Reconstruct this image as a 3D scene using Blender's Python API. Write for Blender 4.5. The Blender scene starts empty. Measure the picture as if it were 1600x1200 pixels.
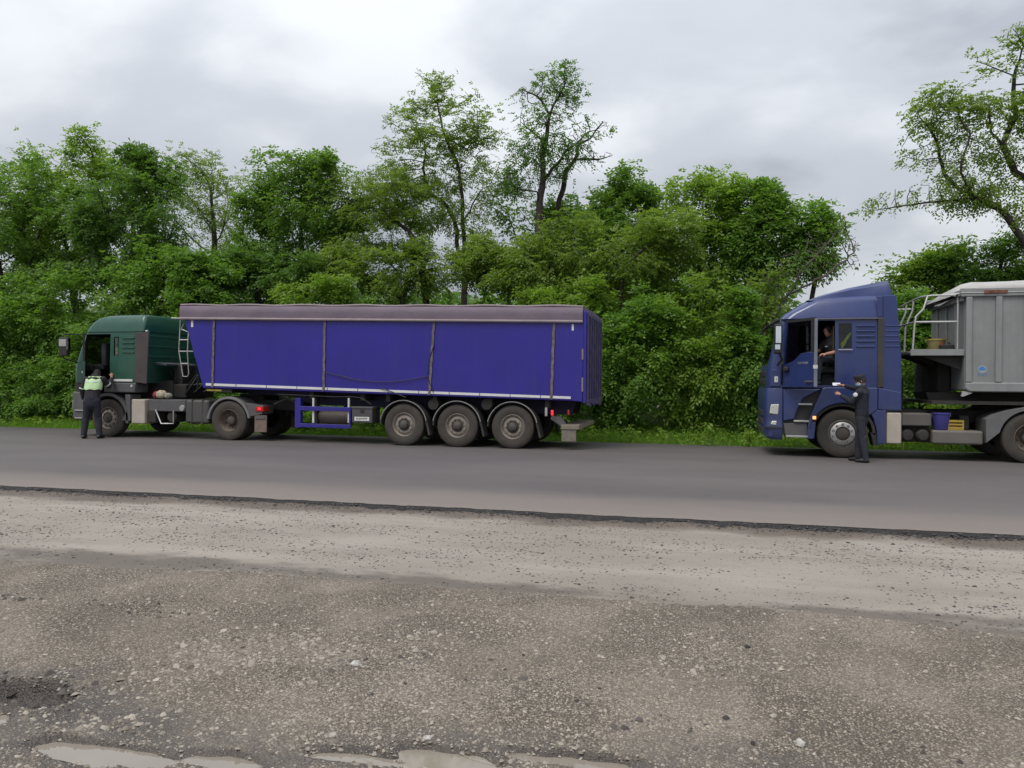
import bpy, math, random
import numpy as np
from mathutils import Vector, Matrix

scene = bpy.context.scene
col = scene.collection
R = math.radians

# ------------------------------------------------------------------ camera
CAM_H = 1.62
FPX = 1210.0                      # focal length in pixels of the 1600 px wide photograph
YAW, PITCH, ROLL = R(14.0), R(-0.284), 0.007
_f0 = Vector((-math.sin(YAW), math.cos(YAW), 0.0))
_r0 = Vector((math.cos(YAW), math.sin(YAW), 0.0))
_fw = (_f0 * math.cos(PITCH) + Vector((0, 0, 1)) * math.sin(PITCH)).normalized()
_up0 = _r0.cross(_fw).normalized()
_rt = (_r0 * math.cos(ROLL) + _up0 * math.sin(ROLL)).normalized()
_up = _rt.cross(_fw).normalized()
cam_d = bpy.data.cameras.new('camera')
cam = bpy.data.objects.new('camera', cam_d)
col.objects.link(cam)
cam.matrix_world = Matrix(((_rt.x, _up.x, -_fw.x, 0), (_rt.y, _up.y, -_fw.y, 0),
                           (_rt.z, _up.z, -_fw.z, CAM_H), (0, 0, 0, 1)))
cam_d.sensor_width = 36.0
cam_d.lens = FPX / 1600.0 * 36.0
cam_d.clip_end = 3000.0
cam_d.clip_start = 0.05
scene.camera = cam

# ------------------------------------------------------------------ sky and sun
SUN_EL, SUN_AZ = R(58.0), R(205.0)          # azimuth measured from +Y clockwise
world = bpy.data.worlds.new('World')
scene.world = world
world.use_nodes = True
wt = world.node_tree
for n in list(wt.nodes):
    wt.nodes.remove(n)
def wn(t, **kw):
    n = wt.nodes.new(t)
    for k, v in kw.items():
        setattr(n, k, v)
    return n
def wm(op, a, b=None, clamp=False):
    n = wn('ShaderNodeMath', operation=op, use_clamp=clamp)
    for i, v in enumerate((a, b)):
        if v is None:
            continue
        if isinstance(v, (int, float)):
            n.inputs[i].default_value = v
        else:
            wt.links.new(v, n.inputs[i])
    return n.outputs[0]
tc = wn('ShaderNodeTexCoord')
sep = wn('ShaderNodeSeparateXYZ')
wt.links.new(tc.outputs['Generated'], sep.inputs[0])
zc = wm('MAXIMUM', sep.outputs[2], 0.0)
den = wm('ADD', zc, 0.42)
cx_ = wm('DIVIDE', sep.outputs[0], den)
cy_ = wm('DIVIDE', sep.outputs[1], den)
comb = wn('ShaderNodeCombineXYZ')
wt.links.new(cx_, comb.inputs[0]); wt.links.new(cy_, comb.inputs[1])
comb.inputs[2].default_value = 3.7
def wnoise(scale, detail, dist, off):
    mp = wn('ShaderNodeMapping')
    mp.inputs['Location'].default_value = off
    mp.inputs['Scale'].default_value = (1.0, 1.25, 1.0)
    wt.links.new(comb.outputs[0], mp.inputs[0])
    n = wn('ShaderNodeTexNoise')
    n.inputs['Scale'].default_value = scale
    n.inputs['Detail'].default_value = detail
    n.inputs['Roughness'].default_value = 0.5
    n.inputs['Distortion'].default_value = dist
    wt.links.new(mp.outputs[0], n.inputs['Vector'])
    return n.outputs['Fac']
n1 = wnoise(1.15, 3.0, 0.3, (5.3, 1.1, 0.0))
n2 = wnoise(3.4, 5.0, 0.2, (2.0, 7.0, 4.0))
cl = wm('ADD', wm('MULTIPLY', n1, 0.64), wm('MULTIPLY', n2, 0.36))
ramp = wn('ShaderNodeValToRGB')
ramp.color_ramp.interpolation = 'EASE'
e = ramp.color_ramp.elements
e[0].position = 0.36; e[0].color = (0.315, 0.34, 0.385, 1)
e[1].position = 0.62; e[1].color = (0.655, 0.68, 0.715, 1)
m_ = e.new(0.48); m_.color = (0.475, 0.50, 0.545, 1)
wt.links.new(cl, ramp.inputs[0])
# an overcast sky is brighter overhead than at the horizon
lift = wm('ADD', wm('MULTIPLY', zc, 1.35), 0.72)
vm = wn('ShaderNodeVectorMath', operation='SCALE')
wt.links.new(ramp.outputs[0], vm.inputs[0]); wt.links.new(lift, vm.inputs['Scale'])
bg_c = wn('ShaderNodeBackground')
wt.links.new(vm.outputs[0], bg_c.inputs[0]); bg_c.inputs[1].default_value = 1.0
sky = wn('ShaderNodeTexSky', sky_type='NISHITA')
sky.sun_disc = False
sky.sun_elevation = SUN_EL
sky.sun_rotation = SUN_AZ
bg_s = wn('ShaderNodeBackground')
wt.links.new(sky.outputs[0], bg_s.inputs[0]); bg_s.inputs[1].default_value = 0.08
mixw = wn('ShaderNodeMixShader'); mixw.inputs[0].default_value = 0.93
wt.links.new(bg_s.outputs[0], mixw.inputs[1]); wt.links.new(bg_c.outputs[0], mixw.inputs[2])
wout = wn('ShaderNodeOutputWorld')
wt.links.new(mixw.outputs[0], wout.inputs[0])

sun_d = bpy.data.lights.new('sun', 'SUN')
sun_d.energy = 1.5
sun_d.angle = R(25.0)
sun_d.color = (1.0, 0.94, 0.85)
sun = bpy.data.objects.new('sun', sun_d)
col.objects.link(sun)
_sd = Vector((math.sin(SUN_AZ) * math.cos(SUN_EL), math.cos(SUN_AZ) * math.cos(SUN_EL), math.sin(SUN_EL)))
sun.rotation_euler = (-_sd).to_track_quat('-Z', 'Y').to_euler()
sun.location = (0, 0, 30)

vs = scene.view_settings
vs.view_transform = 'Standard'
vs.look = 'None'
vs.exposure = 0.3
vs.gamma = 1.0
vs.use_curve_mapping = False
scene.cycles.use_denoising = True
scene.cycles.max_bounces = 6
scene.cycles.transparent_max_bounces = 12
scene.cycles.caustics_reflective = False
scene.cycles.caustics_refractive = False

# ------------------------------------------------------------------ helpers
def px(x, y, Y):
    """photo pixel -> (X, Z) on the vertical plane at distance Y"""
    d = _fw * FPX + _rt * (x - 800.0) - _up * (y - 600.0)
    k = Y / d.y
    return d.x * k, CAM_H + d.z * k
def pX(x, Y, y=650):
    return px(x, y, Y)[0]
def pZ(x, y, Y):
    return px(x, y, Y)[1]
def pg(x, y, z=0.0):
    """photo pixel -> (X, Y) on the level plane z"""
    d = _fw * FPX + _rt * (x - 800.0) - _up * (y - 600.0)
    k = (z - CAM_H) / d.z
    return d.x * k, d.y * k

_rng = np.random.default_rng(11)
def vnoise(x, y, seed=0):
    x = np.asarray(x, float); y = np.asarray(y, float)
    xi = np.floor(x).astype(np.int64); yi = np.floor(y).astype(np.int64)
    fx = x - xi; fy = y - yi
    fx = fx * fx * (3 - 2 * fx); fy = fy * fy * (3 - 2 * fy)
    def h(a, b):
        n = (a * 374761393 + b * 668265263 + seed * 144665) & 0xFFFFFFFF
        n = ((n ^ (n >> 13)) * 1274126177) & 0xFFFFFFFF
        return ((n ^ (n >> 16)) & 0xFFFF) / 65535.0
    return (h(xi, yi) * (1 - fx) + h(xi + 1, yi) * fx) * (1 - fy) + (h(xi, yi + 1) * (1 - fx) + h(xi + 1, yi + 1) * fx) * fy
def fbm(x, y, seed=0, o=4):
    s = 0; a = .5
    for k in range(o):
        s = s + a * vnoise(np.asarray(x) * 2 ** k, np.asarray(y) * 2 ** k, seed + k * 17)
        a *= .5
    return s

# ------------------------------------------------------------------ materials
def mat(name, c, rough=.5, metal=0.0, var=.12, scale=4.0, bump=0.0, bscale=60.0, dirt=0.0,
        dcol=(.15, .125, .10), coat=0.0, spec=.5, dscale=2.2, low=0.0, streak=0.0):
    """procedural surface: base colour with slow variation, dust/dirt patches, fine bump.
    low > 0: road dust thicker below that height"""
    m = bpy.data.materials.new(name); m.use_nodes = True
    t = m.node_tree; b = t.nodes['Principled BSDF']
    b.inputs['Roughness'].default_value = rough
    b.inputs['Metallic'].default_value = metal
    b.inputs['Specular IOR Level'].default_value = spec
    b.inputs['Coat Weight'].default_value = coat
    b.inputs['Coat Roughness'].default_value = .12
    g = t.nodes.new('ShaderNodeNewGeometry')
    no = t.nodes.new('ShaderNodeTexNoise'); no.inputs['Scale'].default_value = scale; no.inputs['Detail'].default_value = 5
    t.links.new(g.outputs['Position'], no.inputs['Vector'])
    r = t.nodes.new('ShaderNodeMapRange'); r.inputs[1].default_value = .3; r.inputs[2].default_value = .7
    r.inputs[3].default_value = 1 - var; r.inputs[4].default_value = 1 + var
    t.links.new(no.outputs['Fac'], r.inputs[0])
    sc = t.nodes.new('ShaderNodeVectorMath'); sc.operation = 'SCALE'; sc.inputs[0].default_value = c
    t.links.new(r.outputs[0], sc.inputs['Scale'])
    out = sc.outputs[0]
    if dirt > 0:
        n2 = t.nodes.new('ShaderNodeTexNoise'); n2.inputs['Scale'].default_value = dscale; n2.inputs['Detail'].default_value = 8
        n2.inputs['Roughness'].default_value = .65
        t.links.new(g.outputs['Position'], n2.inputs['Vector'])
        fac = n2.outputs['Fac']
        r2 = t.nodes.new('ShaderNodeMapRange'); r2.inputs[1].default_value = .38; r2.inputs[2].default_value = .72
        r2.inputs[3].default_value = dirt * .25; r2.inputs[4].default_value = dirt
        t.links.new(fac, r2.inputs[0]); f = r2.outputs[0]
        if low > 0:
            sp = t.nodes.new('ShaderNodeSeparateXYZ'); t.links.new(g.outputs['Position'], sp.inputs[0])
            r3 = t.nodes.new('ShaderNodeMapRange'); r3.inputs[1].default_value = low; r3.inputs[2].default_value = low * .25
            r3.inputs[3].default_value = .25; r3.inputs[4].default_value = 1.6
            t.links.new(sp.outputs[2], r3.inputs[0])
            mu = t.nodes.new('ShaderNodeMath'); mu.operation = 'MULTIPLY'; mu.use_clamp = True
            t.links.new(f, mu.inputs[0]); t.links.new(r3.outputs[0], mu.inputs[1]); f = mu.outputs[0]
        mx = t.nodes.new('ShaderNodeMix'); mx.data_type = 'RGBA'
        t.links.new(f, mx.inputs[0]); t.links.new(out, mx.inputs[6]); mx.inputs[7].default_value = (*dcol, 1)
        out = mx.outputs[2]
        rr = t.nodes.new('ShaderNodeMapRange'); rr.inputs[3].default_value = rough; rr.inputs[4].default_value = min(1, rough + .5)
        t.links.new(f, rr.inputs[0]); t.links.new(rr.outputs[0], b.inputs['Roughness'])
    if streak > 0:                                    # grime run down the side by rain
        mp = t.nodes.new('ShaderNodeMapping'); mp.inputs['Scale'].default_value = (5.0, 5.0, .22)
        t.links.new(g.outputs['Position'], mp.inputs[0])
        n4 = t.nodes.new('ShaderNodeTexNoise'); n4.inputs['Scale'].default_value = 1.6; n4.inputs['Detail'].default_value = 7; n4.inputs['Roughness'].default_value = .7
        t.links.new(mp.outputs[0], n4.inputs['Vector'])
        r4 = t.nodes.new('ShaderNodeMapRange'); r4.inputs[1].default_value = .48; r4.inputs[2].default_value = .74; r4.inputs[4].default_value = streak
        t.links.new(n4.outputs['Fac'], r4.inputs[0])
        m4 = t.nodes.new('ShaderNodeMix'); m4.data_type = 'RGBA'
        t.links.new(r4.outputs[0], m4.inputs[0]); t.links.new(out, m4.inputs[6]); m4.inputs[7].default_value = (*dcol, 1)
        out = m4.outputs[2]
    t.links.new(out, b.inputs['Base Color'])
    if bump > 0:
        n3 = t.nodes.new('ShaderNodeTexNoise'); n3.inputs['Scale'].default_value = bscale; n3.inputs['Detail'].default_value = 4
        t.links.new(g.outputs['Position'], n3.inputs['Vector'])
        bp = t.nodes.new('ShaderNodeBump'); bp.inputs['Strength'].default_value = bump; bp.inputs['Distance'].default_value = .02
        t.links.new(n3.outputs['Fac'], bp.inputs['Height']); t.links.new(bp.outputs[0], b.inputs['Normal'])
    return m

def glass_mat(name, tint=(.86, .90, .88), refl=.9):
    m = bpy.data.materials.new(name); m.use_nodes = True
    t = m.node_tree
    for n in list(t.nodes):
        t.nodes.remove(n)
    o = t.nodes.new('ShaderNodeOutputMaterial')
    tr = t.nodes.new('ShaderNodeBsdfTransparent'); tr.inputs[0].default_value = (*tint, 1)
    gl = t.nodes.new('ShaderNodeBsdfGlossy'); gl.inputs['Roughness'].default_value = .03
    fr = t.nodes.new('ShaderNodeFresnel'); fr.inputs[0].default_value = 1.5
    mu = t.nodes.new('ShaderNodeMath'); mu.operation = 'MULTIPLY'; mu.inputs[1].default_value = refl
    t.links.new(fr.outputs[0], mu.inputs[0])
    mx = t.nodes.new('ShaderNodeMixShader')
    t.links.new(mu.outputs[0], mx.inputs[0]); t.links.new(tr.outputs[0], mx.inputs[1]); t.links.new(gl.outputs[0], mx.inputs[2])
    t.links.new(mx.outputs[0], o.inputs[0])
    return m

def lamp_mat(name, c, strength):
    m = bpy.data.materials.new(name); m.use_nodes = True
    b = m.node_tree.nodes['Principled BSDF']
    b.inputs['Base Color'].default_value = (*c, 1); b.inputs['Roughness'].default_value = .15
    b.inputs['Emission Color'].default_value = (*c, 1); b.inputs['Emission Strength'].default_value = strength
    return m

def leaf_mat(name, c1, c2, trans=.35):
    m = bpy.data.materials.new(name); m.use_nodes = True
    t = m.node_tree
    for n in list(t.nodes):
        t.nodes.remove(n)
    o = t.nodes.new('ShaderNodeOutputMaterial')
    at = t.nodes.new('ShaderNodeAttribute'); at.attribute_name = 'tint'
    mx = t.nodes.new('ShaderNodeMix'); mx.data_type = 'RGBA'
    t.links.new(at.outputs['Fac'], mx.inputs[0]); mx.inputs[6].default_value = (*c1, 1); mx.inputs[7].default_value = (*c2, 1)
    b = t.nodes.new('ShaderNodeBsdfPrincipled'); b.inputs['Roughness'].default_value = .45
    b.inputs['Specular IOR Level'].default_value = .35
    t.links.new(mx.outputs[2], b.inputs['Base Color'])
    tl = t.nodes.new('ShaderNodeBsdfTranslucent')
    sc = t.nodes.new('ShaderNodeVectorMath'); sc.operation = 'MULTIPLY'; sc.inputs[1].default_value = (1.35, 1.45, .7)
    t.links.new(mx.outputs[2], sc.inputs[0]); t.links.new(sc.outputs[0], tl.inputs[0])
    ms = t.nodes.new('ShaderNodeMixShader'); ms.inputs[0].default_value = trans
    t.links.new(b.outputs[0], ms.inputs[1]); t.links.new(tl.outputs[0], ms.inputs[2]); t.links.new(ms.outputs[0], o.inputs[0])
    return m

# ------------------------------------------------------------------ mesh building
def np_mesh(name, V, F, mats=None, mi=None, smooth=False, tint=None):
    """fast mesh from arrays, every face with the same number of corners"""
    me = bpy.data.meshes.new(name)
    V = np.asarray(V, np.float32); F = np.asarray(F, np.int32)
    k = F.shape[1]
    me.vertices.add(len(V)); me.vertices.foreach_set('co', V.ravel())
    me.loops.add(F.size); me.loops.foreach_set('vertex_index', F.ravel())
    me.polygons.add(len(F))
    me.polygons.foreach_set('loop_start', np.arange(len(F), dtype=np.int32) * k)
    me.polygons.foreach_set('loop_total', np.full(len(F), k, np.int32))
    if mi is not None:
        me.polygons.foreach_set('material_index', np.asarray(mi, np.int32))
    if smooth:
        me.polygons.foreach_set('use_smooth', np.ones(len(F), bool))
    me.update(calc_edges=True)
    if tint is not None:
        a = me.attributes.new('tint', 'FLOAT', 'FACE'); a.data.foreach_set('value', np.asarray(tint, np.float32))
    for m in (mats or []):
        me.materials.append(m)
    return me

def put(name, me, parent=None, loc=None):
    o = bpy.data.objects.new(name, me); col.objects.link(o)
    if parent is not None:
        o.parent = parent
    if loc is not None:
        o.location = loc
    return o

def tag(o, label=None, cat=None, group=None, kind=None):
    if label: o['label'] = label
    if cat: o['category'] = cat
    if group: o['group'] = group
    if kind: o['kind'] = kind
    return o

def thing(name, loc, label, cat, group=None):
    o = bpy.data.objects.new(name, None); col.objects.link(o)
    o.location = loc; o.empty_display_size = .2
    return tag(o, label, cat, group)

def root_of(o):
    while o.parent is not None:
        o = o.parent
    return o

class MB:
    """collects solids in world coordinates; build() links them as one mesh"""
    def __init__(s):
        s.V = []; s.F = []; s.M = []; s.cur = 0
    def add(s, vs, fs):
        n = len(s.V); s.V += [tuple(v) for v in vs]
        for f in fs:
            s.F.append([i + n for i in f]); s.M.append(s.cur)
        return s
    def box(s, x0, x1, y0, y1, z0, z1):
        x0, x1 = min(x0, x1), max(x0, x1); y0, y1 = min(y0, y1), max(y0, y1); z0, z1 = min(z0, z1), max(z0, z1)
        return s.add([(x0, y0, z0), (x1, y0, z0), (x1, y1, z0), (x0, y1, z0), (x0, y0, z1), (x1, y0, z1), (x1, y1, z1), (x0, y1, z1)],
                     [(0, 3, 2, 1), (4, 5, 6, 7), (0, 1, 5, 4), (1, 2, 6, 5), (2, 3, 7, 6), (3, 0, 4, 7)])
    def prism(s, poly, y0, y1):
        """polygon in X,Z extruded along Y"""
        a = sum(poly[i][0] * poly[(i + 1) % len(poly)][1] - poly[(i + 1) % len(poly)][0] * poly[i][1] for i in range(len(poly)))
        if a < 0: poly = poly[::-1]
        n = len(poly); y0, y1 = min(y0, y1), max(y0, y1)
        vs = [(p[0], y0, p[1]) for p in poly] + [(p[0], y1, p[1]) for p in poly]
        fs = [tuple(range(n)), tuple(range(2 * n - 1, n - 1, -1))]
        fs += [(i, n + i, n + (i + 1) % n, (i + 1) % n) for i in range(n)]
        return s.add(vs, fs)
    def prismx(s, poly, x0, x1):
        """polygon in Y,Z extruded along X"""
        t = MB(); t.prism([(p[0], p[1]) for p in poly], x0, x1)
        return s.add([(v[1], v[0], v[2]) for v in t.V], [f[::-1] for f in t.F])
    def tube(s, pts, r, n=8, cap=True):
        pts = [Vector(p) for p in pts]; k = len(pts)
        rs = r if isinstance(r, (list, tuple)) else [r] * k
        vs = []; prev = None
        for i, p in enumerate(pts):
            d = (pts[min(i + 1, k - 1)] - pts[max(i - 1, 0)])
            d = d.normalized() if d.length > 1e-9 else Vector((0, 0, 1))
            if prev is None:
                a = Vector((0, 0, 1)) if abs(d.z) < .9 else Vector((1, 0, 0))
                u = d.cross(a).normalized()
            else:
                u = (prev - d * prev.dot(d))
                u = u.normalized() if u.length > 1e-6 else d.orthogonal().normalized()
            prev = u; w = d.cross(u)
            for j in range(n):
                a = 2 * math.pi * j / n
                vs.append(p + (u * math.cos(a) + w * math.sin(a)) * rs[i])
        fs = [(i * n + j, i * n + (j + 1) % n, (i + 1) * n + (j + 1) % n, (i + 1) * n + j) for i in range(k - 1) for j in range(n)]
        if cap:
            fs += [tuple(range(n - 1, -1, -1)), tuple((k - 1) * n + j for j in range(n))]
        return s.add(vs, fs)
    def lathe(s, prof, c, n=32, axis='y'):
        """profile [(radius, along)] turned round an axis through c; the ends may have radius 0"""
        vs = []; k = len(prof)
        for r, a in prof:
            for j in range(n):
                t = 2 * math.pi * j / n
                p, q = r * math.cos(t), r * math.sin(t)
                if axis == 'y': vs.append((c[0] + p, c[1] + a, c[2] + q))
                elif axis == 'z': vs.append((c[0] + p, c[1] - q, c[2] + a))
                else: vs.append((c[0] + a, c[1] - p, c[2] + q))
        fs = [(i * n + j, (i + 1) * n + j, (i + 1) * n + (j + 1) % n, i * n + (j + 1) % n) for i in range(k - 1) for j in range(n)]
        return s.add(vs, fs)
    def loft(s, rings, cap=True):
        n = len(rings[0]); k = len(rings)
        vs = [p for r in rings for p in r]
        fs = [(i * n + j, i * n + (j + 1) % n, (i + 1) * n + (j + 1) % n, (i + 1) * n + j) for i in range(k - 1) for j in range(n)]
        if cap:
            fs += [tuple(range(n - 1, -1, -1)), tuple((k - 1) * n + j for j in range(n))]
        return s.add(vs, fs)
    def mesh(s, name, mats, off=(0, 0, 0), sharp=38):
        me = bpy.data.meshes.new(name)
        me.from_pydata([(v[0] - off[0], v[1] - off[1], v[2] - off[2]) for v in s.V], [], s.F)
        for m in (mats if isinstance(mats, (list, tuple)) else [mats]):
            me.materials.append(m)
        me.polygons.foreach_set('material_index', s.M)
        me.polygons.foreach_set('use_smooth', [True] * len(s.F))
        me.update()
        me.set_sharp_from_angle(angle=R(sharp))
        return me
    def build(s, name, mats, parent=None, bevel=0.0, loc=None, sharp=38, seg=2):
        off = Vector((0, 0, 0))
        if parent is not None:
            off = root_of(parent).location
        if loc is not None:
            off = Vector(loc)
        o = put(name, s.mesh(name, mats, off, sharp), parent, None if loc is None else (loc if parent is None else Vector(loc) - root_of(parent).location))
        if bevel > 0:
            b = o.modifiers.new('bevel', 'BEVEL'); b.width = bevel; b.segments = seg; b.limit_method = 'ANGLE'
            b.angle_limit = R(40); b.harden_normals = True
        return o

def arc(cx, cz, r, a0, a1, n):
    return [(cx + r * math.cos(R(a0 + (a1 - a0) * i / n)), cz + r * math.sin(R(a0 + (a1 - a0) * i / n))) for i in range(n + 1)]

def boolean(obj, cutters, op='DIFFERENCE'):
    """cut, then keep only the resulting mesh"""
    for c in cutters:
        m = obj.modifiers.new('cut', 'BOOLEAN'); m.operation = op; m.object = c; m.solver = 'EXACT'
        m.material_mode = 'TRANSFER'
    dg = bpy.context.evaluated_depsgraph_get(); dg.update()
    me = bpy.data.meshes.new_from_object(obj.evaluated_get(dg), depsgraph=dg)
    obj.modifiers.clear(); old = obj.data; obj.data = me
    bpy.data.meshes.remove(old)
    for c in cutters:
        d = c.data; bpy.data.objects.remove(c); bpy.data.meshes.remove(d)
    me.polygons.foreach_set('use_smooth', [True] * len(me.polygons))
    me.set_sharp_from_angle(angle=R(30))

def text_mesh(s, size, depth=.004):
    cu = bpy.data.curves.new('lettering', 'FONT'); cu.body = s; cu.size = size; cu.extrude = depth / 2
    cu.align_x = 'CENTER'; cu.align_y = 'CENTER'
    o = bpy.data.objects.new('lettering', cu); col.objects.link(o)
    dg = bpy.context.evaluated_depsgraph_get(); dg.update()
    me = bpy.data.meshes.new_from_object(o.evaluated_get(dg), depsgraph=dg)
    bpy.data.objects.remove(o); bpy.data.curves.remove(cu)
    return me

def lettering(s, size, c, m, parent, width=None, rotz=0.0):
    """flat letters standing in the XZ plane, facing -Y (turned by rotz)"""
    me = text_mesh(s, size); me.materials.append(m)
    o = put('lettering', me, parent)
    o.rotation_euler = (R(90), 0, rotz)
    if width:
        w = max(v.co.x for v in me.vertices) - min(v.co.x for v in me.vertices)
        o.scale = (width / w, 1, 1)
    o.location = Vector(c) - root_of(parent).location
    return o

# ================================================================== THE SETTING
def ground_mat(name, build):
    m = bpy.data.materials.new(name); m.use_nodes = True
    t = m.node_tree; b = t.nodes['Principled BSDF']
    g = t.nodes.new('ShaderNodeNewGeometry')
    sp = t.nodes.new('ShaderNodeSeparateXYZ'); t.links.new(g.outputs['Position'], sp.inputs[0])
    class N: pass
    n = N(); n.t = t; n.b = b; n.pos = g.outputs['Position']; n.x, n.y, n.z = sp.outputs
    def noise(scale, detail=5, rough=.55, stretch=None, dist=0.0):
        v = n.pos
        if stretch:
            mp = t.nodes.new('ShaderNodeMapping'); mp.inputs['Scale'].default_value = stretch
            t.links.new(v, mp.inputs[0]); v = mp.outputs[0]
        q = t.nodes.new('ShaderNodeTexNoise'); q.inputs['Scale'].default_value = scale; q.inputs['Detail'].default_value = detail
        q.inputs['Roughness'].default_value = rough; q.inputs['Distortion'].default_value = dist
        t.links.new(v, q.inputs['Vector']); return q.outputs['Fac']
    def voro(scale, feature='F1', out='Distance', stretch=None):
        v = n.pos
        if stretch:
            mp = t.nodes.new('ShaderNodeMapping'); mp.inputs['Scale'].default_value = stretch
            t.links.new(v, mp.inputs[0]); v = mp.outputs[0]
        q = t.nodes.new('ShaderNodeTexVoronoi'); q.feature = feature; q.inputs['Scale'].default_value = scale
        t.links.new(v, q.inputs['Vector']); return q.outputs[out]
    def rng(v, a, b_, c, d):
        q = t.nodes.new('ShaderNodeMapRange'); q.interpolation_type = 'SMOOTHSTEP'
        for i, k in enumerate((a, b_, c, d)): q.inputs[i + 1].default_value = k
        t.links.new(v, q.inputs[0]); return q.outputs[0]
    def math_(op, a, b_=None, clamp=False):
        q = t.nodes.new('ShaderNodeMath'); q.operation = op; q.use_clamp = clamp
        for i, k in enumerate((a, b_)):
            if k is None: continue
            if isinstance(k, (int, float)): q.inputs[i].default_value = k
            else: t.links.new(k, q.inputs[i])
        return q.outputs[0]
    def mix(f, a, c):
        q = t.nodes.new('ShaderNodeMix'); q.data_type = 'RGBA'
        for i, k in ((0, f), (6, a), (7, c)):
            if isinstance(k, (int, float)): q.inputs[i].default_value = k
            elif isinstance(k, tuple): q.inputs[i].default_value = (*k, 1)
            else: t.links.new(k, q.inputs[i])
        return q.outputs[2]
    def scale(c, f):
        q = t.nodes.new('ShaderNodeVectorMath'); q.operation = 'SCALE'
        t.links.new(c, q.inputs[0]); t.links.new(f, q.inputs['Scale']); return q.outputs[0]
    def bump(h, s, d):
        q = t.nodes.new('ShaderNodeBump'); q.inputs['Strength'].default_value = s; q.inputs['Distance'].default_value = d
        t.links.new(h, q.inputs['Height']); t.links.new(q.outputs[0], b.inputs['Normal'])
    n.noise, n.voro, n.rng, n.math, n.mix, n.scale, n.bump = noise, voro, rng, math_, mix, scale, bump
    build(n)
    return m

LIP = pg(800, 796, 0.0)[1]          # near edge of the new asphalt
FAR = 20.35                         # its far edge
OLD_Z = -0.10                       # level of the old pale surface

def b_asphalt(n):
    base = n.mix(n.rng(n.noise(.45, 6, .6, (.45, 1.1, 1)), .35, .65, 0, 1), (.108, .096, .096), (.128, .114, .112))
    base = n.mix(n.rng(n.noise(.9, 3, .5, (.10, .8, 1)), .45, .8, 0, .3), base, (.18, .162, .154))
    # pale dust dragged along the near edge
    e = n.math('ADD', n.y, n.math('MULTIPLY', n.noise(1.3, 5, .6, (.35, 1, 1)), -1.1))
    base = n.mix(n.rng(e, LIP + 1.5, LIP - .2, 0, .62), base, (.25, .212, .182))
    base = n.scale(base, n.rng(n.noise(140, 3, .7), .25, .75, .62, 1.36))
    base = n.mix(n.rng(n.voro(95), 0.0, .22, .35, 0), base, (.33, .31, .30))
    n.t.links.new(base, n.b.inputs['Base Color'])
    n.b.inputs['Roughness'].default_value = .72
    n.b.inputs['Specular IOR Level'].default_value = .35
    n.bump(n.noise(160, 3, .7), .5, .01)
M_asphalt = ground_mat('asphalt', b_asphalt)
M_bitumen = mat('broken_asphalt', (.030, .028, .029), .85, var=.5, scale=30, bump=.9, bscale=70)

def b_old(n):
    c = n.mix(n.rng(n.noise(1.1, 5, .55, (.4, 1.2, 1)), .35, .68, 0, 1), (.252, .218, .182), (.322, .286, .246))
    c = n.mix(n.rng(n.noise(2.2, 5, .6, (.12, 2.2, 1)), .5, .72, 0, .5), c, (.215, .18, .152))
    # brown dirt lying at the foot of the asphalt edge
    e = n.math('ADD', n.y, n.math('MULTIPLY', n.noise(1.6, 6, .62, (.45, 1, 1)), .95))
    c = n.mix(n.rng(e, LIP - .02, LIP + .34, 0, .9), c, (.095, .070, .052))
    # dark damp band beside the gravel
    bd = n.math('ADD', n.y, n.math('MULTIPLY', n.x, 0.015))
    e2 = n.math('ADD', bd, n.math('MULTIPLY', n.noise(1.5, 7, .7, (.6, 1, 1)), 1.1))
    db = n.rng(n.noise(1.9, 6, .65, (.5, 1, 1)), .36, .52, .4, 1)
    c = n.mix(n.math('MULTIPLY', n.rng(e2, 7.02, 6.78, 0, .9), db), c, (.115, .094, .076))
    # dark specks of bitumen pressed into the surface
    v = n.rng(n.voro(30, stretch=(.7, 1.4, 1)), .13, .21, 1, 0)
    k = n.rng(n.noise(2.0, 5, .6, (.35, 1.3, 1)), .38, .55, 0, 1)
    c = n.mix(n.math('MULTIPLY', n.math('MULTIPLY', v, k), .75), c, (.085, .075, .07))
    c = n.scale(c, n.rng(n.noise(90, 4, .7), .25, .75, .84, 1.14))
    n.t.links.new(c, n.b.inputs['Base Color'])
    n.b.inputs['Roughness'].default_value = .62
    n.bump(n.noise(60, 5, .7), .35, .012)
M_old = ground_mat('pale_milled_road', b_old)

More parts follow.
